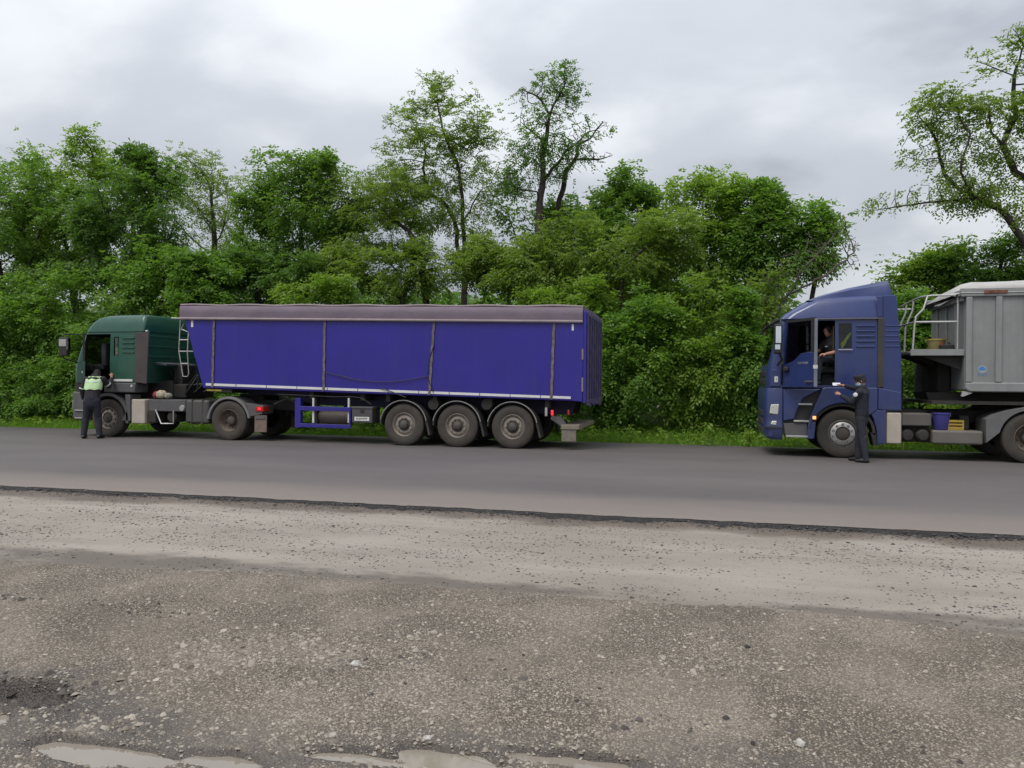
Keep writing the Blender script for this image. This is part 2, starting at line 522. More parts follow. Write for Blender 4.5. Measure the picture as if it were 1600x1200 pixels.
def b_gravel(n):
    v1 = n.voro(75, out='Color'); v1d = n.voro(75)
    v2d = n.voro(130)
    c = n.mix(n.rng(n.noise(.9, 5, .6), .36, .66, 0, 1), (.240, .202, .160), (.315, .268, .216))
    sep = n.t.nodes.new('ShaderNodeSeparateColor'); n.t.links.new(v1, sep.inputs[0])
    peb = n.rng(sep.outputs[0], .35, .95, .72, 1.5)
    st = n.rng(n.noise(1.3, 5, .6), .35, .62, .55, 1)                    # where stones show through
    c2 = n.scale(c, peb)
    c = n.mix(st, c, c2)
    c = n.mix(n.math('MULTIPLY', n.rng(v1d, .30, .60, 0, .9), st), c, (.085, .068, .054))
    c = n.scale(c, n.rng(n.noise(110, 4, .7), .25, .75, .74, 1.26))
    # wet and dark close to the water
    w = n.math('ADD', n.z, n.math('MULTIPLY', n.noise(3.0, 5, .6), -.055))
    c = n.mix(n.rng(w, -.232, -.192, .78, 0), c, (.072, .062, .055))
    # damp trough between the gravel and the pale strip
    dk = n.rng(n.noise(.75, 5, .65, (.5, 1.1, 1)), 0.58, .74, 0, .4)
    c = n.mix(dk, c, (.14, .12, .105))
    n.t.links.new(c, n.b.inputs['Base Color'])
    n.t.links.new(n.rng(w, -.232, -.192, .35, .85), n.b.inputs['Roughness'])
    h = n.math('ADD', n.math('MULTIPLY', n.math('SUBTRACT', .6, v1d), st), n.math('MULTIPLY', n.math('SUBTRACT', .6, v2d), .45))
    n.bump(n.math('ADD', h, n.math('MULTIPLY', n.noise(40, 5, .7), .8)), .85, .014)
M_gravel = ground_mat('gravel', b_gravel)

def b_soil(n):
    c = n.mix(n.rng(n.noise(.8, 6, .6), .35, .65, 0, 1), (.045, .06, .02), (.10, .085, .05))
    n.t.links.new(c, n.b.inputs['Base Color']); n.b.inputs['Roughness'].default_value = .95
    n.bump(n.noise(14, 5, .7), .8, .05)
M_soil = ground_mat('soil', b_soil)

def b_dust(n):
    c = n.mix(n.rng(n.noise(5, 6, .65), .35, .65, 0, 1), (.20, .175, .15), (.33, .29, .25))
    n.t.links.new(c, n.b.inputs['Base Color']); n.b.inputs['Roughness'].default_value = .9
    n.bump(n.noise(50, 5, .7), .8, .02)
M_dust = ground_mat('road_dust', b_dust)

# ---- ground: one sheet to the horizon, level in cross-section bands along the road
prof = [(-1500, -.45), (-30, -.45), (0, -.45), (9, -.42), (20.2, -.42), (20.75, -.13), (21.4, -.06), (22.6, .02), (24.5, .10), (30, .12), (60, .1), (300, .1), (1500, .1)]
xs = [-1500, -400, -120, -60] + list(np.arange(-44, 24.1, 2.0)) + [60, 120, 400, 1500]
V = [(x, y, z + (0.05 * (fbm(x * .3, y * .3, 5) - .5) if 21 < y < 61 else 0)) for y, z in prof for x in xs]
nx = len(xs)
F = [(j * nx + i, j * nx + i + 1, (j + 1) * nx + i + 1, (j + 1) * nx + i) for j in range(len(prof) - 1) for i in range(nx - 1)]
tag(put('ground', np_mesh('ground', V, F, [M_soil], smooth=True)), 'dark soil under the grass and trees', kind='structure')

# ---- road: the new asphalt, a slab whose near edge is broken and stands proud
xs = np.concatenate([np.linspace(-400, -24, 40), np.arange(-23.9, 11, .035), np.linspace(11.2, 300, 40)])
e1 = LIP + .12 * (fbm(xs * .35, xs * 0, 3) - .5) + .10 * (fbm(xs * 5, xs * 0, 4) - .5)
far = FAR + .12 * (fbm(xs * .8, xs * 0, 8) - .5)
ys_in = [0, .03, .25, 1.5, 4.0, 8.0]
rows = [np.stack([xs, e1 + d, np.full_like(xs, 0 if d > .02 else -.012)], 1) for d in ys_in]
rows += [np.stack([xs, far, xs * 0 - .002], 1), np.stack([xs, far + .05, xs * 0 - .10], 1)]
V = np.concatenate(rows); nx = len(xs)
F = np.array([(j * nx + i, j * nx + i + 1, (j + 1) * nx + i + 1, (j + 1) * nx + i) for j in range(len(rows) - 1) for i in range(nx - 1)])
road = tag(put('road', np_mesh('road', V, F, [M_asphalt])), 'new dark grey asphalt road with a raised broken edge', kind='structure')
d1 = .015 + .05 * fbm(xs * 9, xs * 0 + 3, 21); d2 = .035 + .06 * fbm(xs * 6, xs * 0 + 9, 25); d3 = .05 + .13 * fbm(xs * 5, xs * 0, 31)
rows = [np.stack([xs, e1 + .012, xs * 0 - .009], 1), np.stack([xs, e1 - d1 * .6, xs * 0 - .03 - .012 * fbm(xs * 14, xs * 0, 51)], 1),
        np.stack([xs, e1 - d2, xs * 0 - .066 - .018 * fbm(xs * 11, xs * 0, 61)], 1), np.stack([xs, e1 - d3, xs * 0 - .135], 1)]
V = np.concatenate(rows)
F = np.array([(j * nx + i, (j + 1) * nx + i, (j + 1) * nx + i + 1, j * nx + i + 1) for j in range(3) for i in range(nx - 1)])
put('asphalt_edge', np_mesh('asphalt_edge', V, F, [M_bitumen]), road)

# dusty shoulder beyond the far edge
xs = np.concatenate([np.linspace(-200, -40, 20), np.arange(-39, 16, .25), np.linspace(16.5, 120, 20)])
f0 = FAR - .03; f1 = FAR + .35 + .35 * (fbm(xs * .9, xs * 0, 9) - .5)
V = np.concatenate([np.stack([xs, xs * 0 + f0, xs * 0 - .055], 1), np.stack([xs, f1, xs * 0 - .075], 1), np.stack([xs, f1 + .3, xs * 0 - .2], 1)])
nx = len(xs)
F = np.array([(j * nx + i, j * nx + i + 1, (j + 1) * nx + i + 1, (j + 1) * nx + i) for j in range(2) for i in range(nx - 1)])
tag(put('shoulder', np_mesh('shoulder', V, F, [M_dust])), 'narrow dusty shoulder along the far side of the asphalt', kind='structure')

# ---- the old pale surface and the gravel yard in front
_bx = [(-60, 868), (0, 868), (200, 880), (440, 892), (600, 902), (730, 914), (880, 922), (1010, 934), (1180, 944), (1300, 948), (1440, 964), (1600, 988), (1700, 990)]
_bw = np.array([pg(a, b, OLD_Z) for a, b in _bx])
def yb(X):
    return np.interp(X, _bw[:, 0], _bw[:, 1])
def grid(xs, ys, zf):
    X, Y = np.meshgrid(xs, ys)
    Z = zf(X, Y)
    V = np.stack([X.ravel(), Y.ravel(), Z.ravel()], 1)
    nx, ny = len(xs), len(ys)
    i = np.arange(nx - 1)[None, :] + np.arange(ny - 1)[:, None] * nx
    i = i.ravel()
    return V, np.stack([i, i + 1, i + 1 + nx, i + nx], 1)
def old_z(X, Y):
    return OLD_Z - .5 * np.clip(yb(X) - .12 - Y, 0, 1) + (.03 + .035 * fbm(X * 1.1, Y * 0, 45)) * np.clip((Y - LIP + .30) / .26, 0, 1) ** 1.5 + .012 * (fbm(X * 1.2, Y * 2.0, 41) - .5) + .006 * (fbm(X * 9, Y * 9, 43) - .5)
xs = np.concatenate([np.linspace(-300, -18, 30), np.arange(-17.8, 9, .06), np.linspace(9.2, 200, 30)])
ys = np.arange(5.4, LIP + .3, .06)
V, F = grid(xs, ys, old_z)
tag(put('old_road', np_mesh('old_road', V, F, [M_old], smooth=True)), 'pale dusty milled surface of the old road', kind='structure')

HOLES = [(140, 1182, 120, 17, .05), (350, 1196, 60, 14, .045), (560, 1188, 80, 11, .045), (700, 1190, 90, 15, .05), (900, 1196, 120, 12, .05), (-20, 1128, 40, 14, .04)]
WATER_Z = -.222
HB = [(np.array(pg(a, b, WATER_Z)), np.array(pg(a + w, b, WATER_Z))[0] - pg(a, b, WATER_Z)[0], pg(a, b - h, WATER_Z)[1] - pg(a, b, WATER_Z)[1], d) for a, b, w, h, d in HOLES]
def gravel_z(X, Y):
    b = yb(X)
    d = b - Y                                     # distance in front of the boundary
    z = OLD_Z - .03 + .055 * np.clip((d + .05) / .35, 0, 1) - .05 * np.clip((d - .5) / 1.5, 0, 1)
    z = z - .055 * np.clip((4.35 + .25 * np.sin(X * 1.3 + 1) - Y) / .7, 0, 1) - .02 * np.clip((3.5 - Y) / 2, 0, 1)
    z = z + .05 * (fbm(X * .9, Y * 1.1, 71) - .5) * np.clip((d + .3) / .6, .2, 1) + .036 * (fbm(X * 3.6, Y * 4, 73) - .5) + .016 * (fbm(X * 22, Y * 22, 75) - .5)
    for c, rx, ry, dp in HB:
        q = ((X - c[0]) / rx) ** 2 + ((Y - c[1]) / ry) ** 2 + 2.4 * (fbm(X * 3.2, Y * 6, 79) - .5) + 1.0 * (fbm(X * 13, Y * 17, 81) - .5)
        k = np.clip(1.5 - q, 0, 1)
        z = z * (1 - k) + (WATER_Z - dp * .5) * k
    pc = np.array(pg(38, 1072, -.15))             # the pothole at the left
    q = ((X - pc[0]) / .28) ** 2 + ((Y - pc[1]) / .15) ** 2 + 2.2 * (fbm(X * 7, Y * 7, 83) - .5)
    z = z - .10 * np.clip((1.3 - q) * 1.8, 0, 1) + .03 * np.clip(.5 - abs(q - 1.6), 0, 1)
    pc = np.array(pg(230, 958, -.12))
    q = ((X - pc[0]) / .35) ** 2 + ((Y - pc[1]) / .12) ** 2 + .9 * (fbm(X * 6, Y * 6, 85) - .5)
    z = z - .035 * np.clip(1.2 - q, 0, 1)
    return z
xs = np.concatenate([np.linspace(-300, -10, 40), np.arange(-9.7, 5.6, .031), np.linspace(5.8, 200, 40)])
ys = np.concatenate([np.linspace(-80, 2.4, 20), np.arange(2.5, 4.6, .024), np.arange(4.6, 7.2, .034)])
V, F = grid(xs, ys, gravel_z)
tag(put('gravel_yard', np_mesh('gravel_yard', V, F, [M_gravel], smooth=True)), 'rough grey gravel in the foreground', kind='structure')

M_water = mat('muddy_water', (.24, .208, .172), .04, var=.08, scale=3, spec=.6)
for k, (c, rx, ry, dp) in enumerate(HB):
    w = MB(); n = 40; zz = WATER_Z + .0008 * k
    w.add([(c[0] + 1.7 * rx * math.cos(a * 2 * math.pi / n), c[1] + 1.9 * ry * math.sin(a * 2 * math.pi / n), zz) for a in range(n)], [tuple(range(n))])
    tag(w.build('puddle', M_water), 'shallow muddy puddle at the near edge of the gravel', kind='structure')

# ---- loose stones on the gravel, crumbs of asphalt on the pale strip
def stones(name, P, S, flat, mats, label, seed, tint):
    r = np.random.default_rng(seed); n = len(P)
    base = np.array([(1, 0, 0), (.31, .95, 0), (-.81, .59, 0), (-.81, -.59, 0), (.31, -.95, 0), (.35, .25, .8), (-.4, .1, .9), (.1, -.45, .75)], float)
    fc = np.array([(0, 1, 5), (1, 6, 5), (1, 2, 6), (2, 3, 6), (3, 7, 6), (3, 4, 7), (4, 0, 7), (0, 5, 7), (5, 6, 7)])
    B = base[None] * (1 + .55 * (r.random((n, 8, 1)) - .5)) + .25 * (r.random((n, 8, 3)) - .5) * [1, 1, .3]
    a = r.random(n) * 2 * math.pi
    el = .65 + .5 * r.random(n)
    x = B[:, :, 0] * np.cos(a)[:, None] - B[:, :, 1] * np.sin(a)[:, None] * el[:, None]
    y = B[:, :, 0] * np.sin(a)[:, None] + B[:, :, 1] * np.cos(a)[:, None] * el[:, None]
    tl = .5 * (r.random((n, 2)) - .5)
    z = B[:, :, 2] * flat * (.6 + .7 * r.random((n, 1))) + x * tl[:, :1] + y * tl[:, 1:] - .12
    V = (np.stack([x, y, z], 2) * S[:, None, None] + P[:, None, :]).reshape(-1, 3)
    F = (fc[None] + (np.arange(n) * 8)[:, None, None]).reshape(-1, 3)
    t = np.repeat(tint(r, n), 9)
    return tag(put(name, np_mesh(name, V, F, mats, tint=t)), label, kind='stuff')
def tint_mat(name, c1, c2, rough):
    m = bpy.data.materials.new(name); m.use_nodes = True
    t = m.node_tree; b = t.nodes['Principled BSDF']; b.inputs['Roughness'].default_value = rough
    at = t.nodes.new('ShaderNodeAttribute'); at.attribute_name = 'tint'
    mx = t.nodes.new('ShaderNodeMix'); mx.data_type = 'RGBA'
    t.links.new(at.outputs['Fac'], mx.inputs[0]); mx.inputs[6].default_value = (*c1, 1); mx.inputs[7].default_value = (*c2, 1)
    g = t.nodes.new('ShaderNodeNewGeometry'); no = t.nodes.new('ShaderNodeTexNoise'); no.inputs['Scale'].default_value = 120
    t.links.new(g.outputs['Position'], no.inputs['Vector'])
    mr = t.nodes.new('ShaderNodeMapRange'); mr.inputs[3].default_value = .7; mr.inputs[4].default_value = 1.3
    t.links.new(no.outputs['Fac'], mr.inputs[0])
    s = t.nodes.new('ShaderNodeVectorMath'); s.operation = 'SCALE'
    t.links.new(mx.outputs[2], s.inputs[0]); t.links.new(mr.outputs[0], s.inputs['Scale']); t.links.new(s.outputs[0], b.inputs['Base Color'])
    return m
M_stone = tint_mat('stone', (.10, .080, .061), (.40, .355, .298), .85)
M_chip = tint_mat('asphalt_crumb', (.035, .03, .028), (.115, .10, .09), .85)

def wedge(n, y0, y1, r, pw=1.0):
    """random spots on the ground inside the camera's view"""
    Y = y0 + (y1 - y0) * r.random(n) ** pw
    lo = Y * -1.14; hi = Y * .42
    return lo + (hi - lo) * r.random(n), Y
r = np.random.default_rng(5)
X, Y = wedge(90000, 2.9, 6.9, r, 1.35)
den = np.clip((fbm(X * 1.1, Y * 1.6, 91) - .42) * 6, 0.26, 1)
den = np.where((Y < 4.6) & (Y > 3.95), np.maximum(den, .75 * (fbm(X * .8, Y, 99) > .42)), den)
keep = (r.random(len(X)) < den) & (Y < yb(X) - .02)
X, Y = X[keep], Y[keep]
S = np.clip(np.exp(r.normal(-5.32, .58, len(X))), .0026, .030)
big = fbm(X * 1.0, Y * 1.6, 107) > .54
S = np.where(big & (Y < 5.0), np.minimum(S * 1.45, .032), np.minimum(S, .017))
Z = gravel_z(X, Y)
ok = Z > WATER_Z - .004
X, Y, Z, S = X[ok], Y[ok], Z[ok], S[ok]
stones('gravel_stones', np.stack([X, Y, Z], 1), S, .62, [M_stone], 'loose pale stones strewn over the gravel', 6,
       lambda q, n: np.clip(q.beta(1.25, 1.35, n), 0, 1))
X, Y = wedge(27000, 6.0, LIP - .05, r)
k = fbm(X * .55, Y * 2.2, 93) * .6 + fbm(X * 2.3, Y * 4.5, 97) * .4
keep = (r.random(len(X)) < np.clip((k - .35) * 3.6, .06, .85)) & (Y > yb(X) - .1)
X, Y = X[keep], Y[keep]
S = np.clip(np.exp(r.normal(-4.75, .42, len(X))), .004, .028)
stones('asphalt_crumbs', np.stack([X, Y, old_z(X, Y)], 1), S, .5, [M_chip], 'dark crumbs of asphalt scattered on the pale strip', 7,
       lambda q, n: q.random(n))
# crumbs along the foot of the broken edge
X = r.uniform(-12, 5.5, 5000); Y = LIP - .03 - np.abs(r.normal(0, .075, len(X)))
S = np.clip(np.exp(r.normal(-4.6, .5, len(X))), .004, .035)
Z = old_z(X, Y); q = r.random(len(X)) < .42
Y = np.where(q, LIP - .02 - .07 * r.random(len(X)), Y); Z = np.where(q, -.005 - (LIP - Y) * .9, Z)
stones('edge_crumbs', np.stack([X, Y, Z], 1), S, .6, [M_chip], 'dark crumbs lying along the foot of the broken asphalt edge', 8,
       lambda q, n: q.random(n) * .8)

# a few single rocks that stand out on the gravel
def rock(pxx, pyy, size, c, label, seed):
    rr = random.Random(seed)
    x, y = pg(pxx, pyy, -.15); z = float(gravel_z(np.array([x]), np.array([y]))[0])
    m = MB(); rings = []
    for k, (h, s) in enumerate(((-.25, .75), (.0, 1.0), (.3, .92), (.55, .6), (.68, .25))):
        rings.append([(x + size * s * math.cos(a * math.pi / 4) * (.8 + .35 * rr.random()), y + size * s * math.sin(a * math.pi / 4) * (.65 + .35 * rr.random()), z + size * h * (.85 + .3 * rr.random())) for a in range(8)])
    m.loft(rings)
    tag(m.build('rock', mat('rock_' + str(seed), c, .85, var=.35, scale=25, bump=.5, bscale=60), None, loc=(x, y, z), sharp=20), label, 'rock')
rock(1168, 1026, .021, (.03, .028, .027), 'single black stone alone on the gravel above the lower right corner', 3)
rock(556, 1046, .034, (.42, .40, .375), 'pale flat stone at the left end of the rough stony patch', 4)
rock(520, 1140, .024, (.36, .33, .30), 'grey stone on the dark wet ground left of the bottom puddles', 5)
rock(1250, 1156, .030, (.40, .38, .35), 'pale stone on the gravel near the lower right', 6)
rock(668, 1142, .026, (.42, .39, .36), 'pale stone on the dark wet ground above the middle puddle', 8)

def clods(cx, cy, sx_, sy_, n, seed):
    r = np.random.default_rng(seed); c = pg(cx, cy, -.15)
    X = c[0] + r.normal(0, sx_, n); Y = c[1] + r.normal(0, sy_, n)
    S = np.clip(np.exp(r.normal(-4.6, .55, n)), .005, .034)
    return np.stack([X, Y, gravel_z(X, Y)], 1), S
PS = [clods(38, 1075, .30, .13, 240, 1), clods(230, 958, .3, .10, 60, 2), clods(20, 945, .12, .06, 40, 3), clods(730, 1060, .5, .2, 60, 4), clods(1290, 1150, .6, .12, 60, 5)]
stones('soil_clods', np.concatenate([p for p, q in PS]), np.concatenate([q for p, q in PS]), .8, [M_chip], 'dark lumps of soil around the holes in the gravel', 9, lambda q, n: q.random(n))

# ================================================================== VEHICLE MATERIALS
M_green = mat('green_paint', (.012, .082, .054), .32, var=.10, dirt=.22, low=2.4, coat=.25, streak=.12, bump=.08, bscale=2)
M_violet = mat('violet_blue_paint', (.022, .015, .255), .34, var=.09, scale=.9, dirt=.16, dcol=(.085, .07, .10), low=2.0, coat=.1, dscale=1.3, streak=.13, bump=.12, bscale=1.4)
M_navy = mat('blue_paint', (.020, .038, .150), .30, var=.06, dirt=.2, dcol=(.10, .095, .11), low=2.4, coat=.35, streak=.12, bump=.08, bscale=2)
M_grey_alu = mat('grey_aluminium_paint', (.29, .305, .305), .5, metal=.15, var=.08, scale=2.5, dirt=.42, dcol=(.17, .165, .155), dscale=1.6, streak=.45)
M_trim = mat('grey_plastic', (.085, .088, .098), .6, var=.12, dirt=.35, low=1.8)
M_black = mat('black_plastic', (.018, .018, .019), .6, var=.2, dirt=.3, low=1.4)
M_chassis = mat('chassis_black', (.022, .021, .020), .75, var=.3, dirt=.5, dcol=(.07, .06, .05))
M_cream = mat('cream_panel', (.50, .45, .385), .55, var=.08, dirt=.35, dcol=(.25, .21, .17))
M_steel = mat('galvanised_steel', (.50, .50, .49), .42, metal=.6, var=.15, dirt=.2)
M_white = mat('white_paint', (.74, .74, .73), .5, var=.06, dirt=.25, dcol=(.4, .37, .34))
M_tarp = mat('purple_grey_tarpaulin', (.145, .110, .156), .62, var=.14, scale=1.3, bump=.25, bscale=14, dirt=.35, dcol=(.23, .19, .185))
M_hem = mat('tarpaulin_hem', (.29, .235, .255), .65, var=.12, dirt=.3, dcol=(.2, .16, .15))
M_strap = mat('worn_strap', (.17, .14, .14), .8, var=.45, scale=14, dirt=.4, dcol=(.08, .07, .07))
M_rubber = mat('tyre_rubber', (.040, .036, .032), .82, var=.25, scale=9, dirt=.55, dcol=(.10, .084, .068), bump=.15, bscale=60)
M_rim_dusty = mat('dusty_rim', (.33, .29, .25), .7, var=.2, scale=14, dirt=.55, dcol=(.19, .155, .125))
M_rim_brown = mat('brown_dirty_rim', (.15, .115, .088), .8, var=.25, scale=14, dirt=.5, dcol=(.10, .08, .065))
M_rim_alu = mat('bare_aluminium_rim', (.58, .57, .55), .38, metal=.75, var=.1, dirt=.25)
M_hub = mat('grimy_hub', (.06, .054, .048), .7, var=.3, dirt=.4)
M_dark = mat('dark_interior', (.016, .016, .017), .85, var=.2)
M_seat = mat('seat_fabric', (.03, .032, .038), .9, var=.25)
M_glass = glass_mat('window_glass')
M_mirror = mat('mirror_glass', (.82, .86, .88), .04, metal=1.0, var=.02)
M_red = lamp_mat('lit_red_lamp', (.85, .02, .03), 1.2)
M_redoff = mat('red_lens', (.42, .02, .015), .25, var=.1)
M_amber = lamp_mat('lit_amber_lamp', (1.0, .40, .14), 1.3)
M_lens = mat('headlamp_lens', (.62, .64, .58), .12, metal=.3, var=.2, scale=30)
M_wood = mat('weathered_board', (.24, .205, .16), .85, var=.2, scale=18, dirt=.3)
M_flap = mat('dusty_mudflap', (.20, .135, .12), .85, var=.2, scale=9, dirt=.4)
M_rust = mat('rust', (.17, .07, .045), .85, var=.4, scale=10)
M_canvas = mat('white_tarpaulin', (.47, .465, .45), .7, var=.15, scale=2, bump=.4, bscale=9, dirt=.35, dcol=(.3, .28, .26))
M_print_b = mat('dark_print', (.03, .03, .04), .6, var=.05)
M_print_g = mat('silver_letters', (.42, .43, .47), .4, metal=.4, var=.05)
M_print_blue = mat('blue_print', (.03, .22, .62), .5, var=.05)

YN, YF, YC = 17.78, 20.22, 19.0          # near side, far side and middle of the trucks
def X_(x, Y=YN): return pX(x, Y)
def Z_(x, y, Y=YN): return pZ(x, y, Y)
def XZ(x, y, Y=YN): return px(x, y, Y)

# ------------------------------------------------------------------ wheels
def tyre_mesh(w, rad=.515, dual=False):
    m = MB()
    def one(y0, w):
        h = w / 2
        p = [(.292, y0 - h + .045), (.30, y0 - h + .02), (.335, y0 - h + .006), (.42, y0 - h), (.47, y0 - h + .010), (rad - .012, y0 - h + .028), (rad, y0 - h + .05)]
        k = 4
        for i in range(1, k):
            yy = y0 - h + .05 + (w - .1) * i / k
            p += [(rad, yy - .010), (rad - .014, yy - .006), (rad - .014, yy + .006), (rad, yy + .010)]
        p += [(rad, y0 + h - .05), (rad - .012, y0 + h - .028), (.47, y0 + h - .010), (.42, y0 + h), (.335, y0 + h - .006), (.292, y0 + h - .045)]
        m.lathe(p, (0, 0, 0), 48)
    if dual:
        one(.135, .27); one(.46, .27)
    else:
        one(w / 2, w)
    return m.mesh('tyre', M_rubber, sharp=30)
def disc_marks(m, n, rr, r, y, seg=10, dy=.006, a0=0.0):
    for k in range(n):
        a = a0 + 2 * math.pi * k / n
        m.lathe([(0, y - dy), (r, y - dy), (r, y + .02)], (rr * math.cos(a), 0, rr * math.sin(a)), seg)
def rim_mesh(kind):
    m = MB()
    if kind == 'steer':
        m.lathe([(.300, .03), (.285, .02), (.275, .05), (.262, .09), (.235, .065), (.19, .03), (.165, .022), (.155, .022)], (0, 0, 0), 40)
        m.cur = 1
        disc_marks(m, 10, .225, .027, .055, dy=.012)
        m.cur = 0; disc_marks(m, 10, .168, .015, .012, 6)
        return m.mesh('rim', [M_rim_dusty, M_black], sharp=40)
    if kind == 'nutring':
        m.lathe([(.300, .03), (.288, .015), (.275, .05), (.268, .10), (.258, .10)], (0, 0, 0), 40)
        m.lathe([(.262, .07), (.248, .012), (.235, .0), (.150, -.012), (.142, .03)], (0, 0, 0), 40)
        m.cur = 1; disc_marks(m, 10, .195, .027, -.006, 12, .004)
        m.cur = 0; disc_marks(m, 10, .195, .017, -.012, 6, .016)
        return m.mesh('rim', [M_rim_alu, M_black], sharp=40)
    if kind == 'trailer':
        m.lathe([(.300, .03), (.285, .015), (.274, .05), (.262, .10), (.25, .11)], (0, 0, 0), 40)
        m.lathe([(.262, .10), (.232, .085), (.205, .05), (.165, .045), (.15, .05)], (0, 0, 0), 40)
        m.cur = 1; disc_marks(m, 12, .135, .019, .035, 8, .006)
        m.cur = 0; disc_marks(m, 10, .178, .015, .03, 6, .022)
        return m.mesh('rim', [M_rim_dusty, M_black], sharp=40)
    # drive: a deep dish
    m.lathe([(.300, .03), (.285, .015), (.272, .05), (.258, .13), (.235, .175), (.20, .185), (.155, .19)], (0, 0, 0), 40)
    m.cur = 1; disc_marks(m, 8, .212, .026, .184, 10, .006)
    m.cur = 0; disc_marks(m, 10, .172, .014, .17, 6, .012)
    return m.mesh('rim', [M_rim_brown, M_black], sharp=40)
def hub_mesh(kind):
    m = MB()
    if kind == 'steer': p = [(0, -.02), (.055, -.018), (.075, 0), (.10, .005), (.115, .03), (.155, .032), (.155, .2)]
    elif kind == 'nutring': p = [(0, -.015), (.10, -.012), (.128, .005), (.143, .02), (.143, .2)]
    elif kind == 'trailer': p = [(0, -.03), (.07, -.028), (.095, -.01), (.105, .04), (.15, .05), (.15, .2)]
    else: p = [(0, .09), (.085, .092), (.11, .11), (.125, .17), (.158, .195), (.158, .3)]
    m.lathe(p, (0, 0, 0), 28)
    return m.mesh('wheel', M_hub, sharp=40)
WH = {}
def wheel(parent, kind, c, far=False):
    """hub with tyre and rim; c is the middle of the wheel's outer face"""
    if kind not in WH:
        w = {'steer': .315, 'nutring': .315, 'trailer': .375, 'drive': 0}[kind]
        WH[kind] = (hub_mesh(kind), tyre_mesh(w, dual=kind == 'drive'), rim_mesh(kind))
    h = put('wheel', WH[kind][0], parent, Vector(c) - parent.location)
    h.rotation_euler = (0, random.Random(c[0]).uniform(0, 6), R(180) if far else 0)
    put('tyre', WH[kind][1], h); put('rim', WH[kind][2], h)
    return h

def ring_sector(m, cx, cz, r0, r1, a0, a1, y0, y1, n=18):
    m.prism(arc(cx, cz, r1, a0, a1, n) + arc(cx, cz, r0, a1, a0, n), y0, y1)

def plan_ring(z, xf, xr, hw, rf, rr, k=6):
    """horizontal outline of a cab: front at xf (left), rear at xr"""
    p = []
    def cor(cx, cy, r, a0):
        for i in range(k + 1):
            a = R(a0 + 90 * i / k); p.append((cx + r * math.cos(a), cy + r * math.sin(a), z))
    cor(xr - rr, YC + hw - rr, rr, 0); cor(xf + rf, YC + hw - rf, rf, 90)
    cor(xf + rf, YC - hw + rf, rf, 180); cor(xr - rr, YC - hw + rr, rr, 270)
    return p

# ================================================================== GREEN TRACTOR (left)
xL = X_(168)
green = thing('semi_truck', (X_(230), YC, 0), 'dark green tractor unit with its driver door open, at the left end of the row', 'truck')
xr, xf = X_(222), X_(113)
zs, zg, zr = Z_(160, 598), Z_(170, 519), Z_(222, 491)
HW = 1.20
lv = [(zs, xf, xr, HW, .16, .05), (zs + .25, xf - .01, xr, HW + .01, .16, .05), (1.95, xf + .03, xr, HW + .01, .15, .05), (zg - .25, xf + .26, xr, HW, .15, .05),
      (zg, xf + .36, xr, HW - .02, .16, .06), (zg + .015, xf + .35, xr + .02, HW, .18, .06), (zg + .15, xf + .42, xr + .03, HW - .02, .20, .06), (zg + .27, xf + .50, xr + .02, HW - .05, .22, .07),
      (zr - .09, xf + .64, xr, HW - .09, .24, .08), (zr - .025, xf + .86, xr - .01, HW - .14, .26, .09), (zr, xf + 1.2, xr - .03, HW - .20, .28, .10)]
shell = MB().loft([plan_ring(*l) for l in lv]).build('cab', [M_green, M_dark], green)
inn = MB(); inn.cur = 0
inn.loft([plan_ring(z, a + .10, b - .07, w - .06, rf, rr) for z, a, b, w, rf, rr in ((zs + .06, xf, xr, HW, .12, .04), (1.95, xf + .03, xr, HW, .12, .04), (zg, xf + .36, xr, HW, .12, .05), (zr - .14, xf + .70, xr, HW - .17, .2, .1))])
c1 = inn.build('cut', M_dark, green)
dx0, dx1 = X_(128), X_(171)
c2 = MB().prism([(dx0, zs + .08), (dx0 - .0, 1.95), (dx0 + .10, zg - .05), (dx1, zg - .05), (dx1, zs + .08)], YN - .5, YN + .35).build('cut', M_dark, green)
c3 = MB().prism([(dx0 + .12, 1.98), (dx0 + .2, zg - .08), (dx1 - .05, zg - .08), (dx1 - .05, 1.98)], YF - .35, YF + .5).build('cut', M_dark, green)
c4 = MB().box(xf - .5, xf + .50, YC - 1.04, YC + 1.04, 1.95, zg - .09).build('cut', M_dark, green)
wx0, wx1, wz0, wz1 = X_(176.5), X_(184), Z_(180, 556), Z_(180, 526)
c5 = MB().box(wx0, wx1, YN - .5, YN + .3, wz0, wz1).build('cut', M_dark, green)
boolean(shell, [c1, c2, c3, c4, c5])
MB().box(wx0 - .01, wx1 + .01, YN + .035, YN + .045, wz0 - .01, wz1 + .01).build('sleeper_window', M_glass, green)
MB().box(X_(177.5), X_(183), YN + .047, YN + .052, Z_(180, 553), Z_(180, 543)).build('sticker', mat('yellow_sticker', (.55, .45, .12), .6), green)
MB().prism([(xf + .045, 1.93), (xf + .30, zg - .06), (xf + .31, zg - .06), (xf + .055, 1.93)], YC - 1.05, YC + 1.05).build('windscreen', M_glass, green)
MB().box(dx0 + .1, dx1 - .03, YF - .06, YF - .05, 1.96, zg - .06).build('far_door_window', M_glass, green)
for k in range(4):                                    # pressed louvres on the sleeper side
    z = Z_(200, 528.5 + k * 7.4)
    MB().prism([(X_(190), z - .012), (X_(209), z - .012), (X_(209), z + .020), (X_(190), z + .020)], YN - .012, YN + .02).build('louvre', M_green, green, bevel=.008)
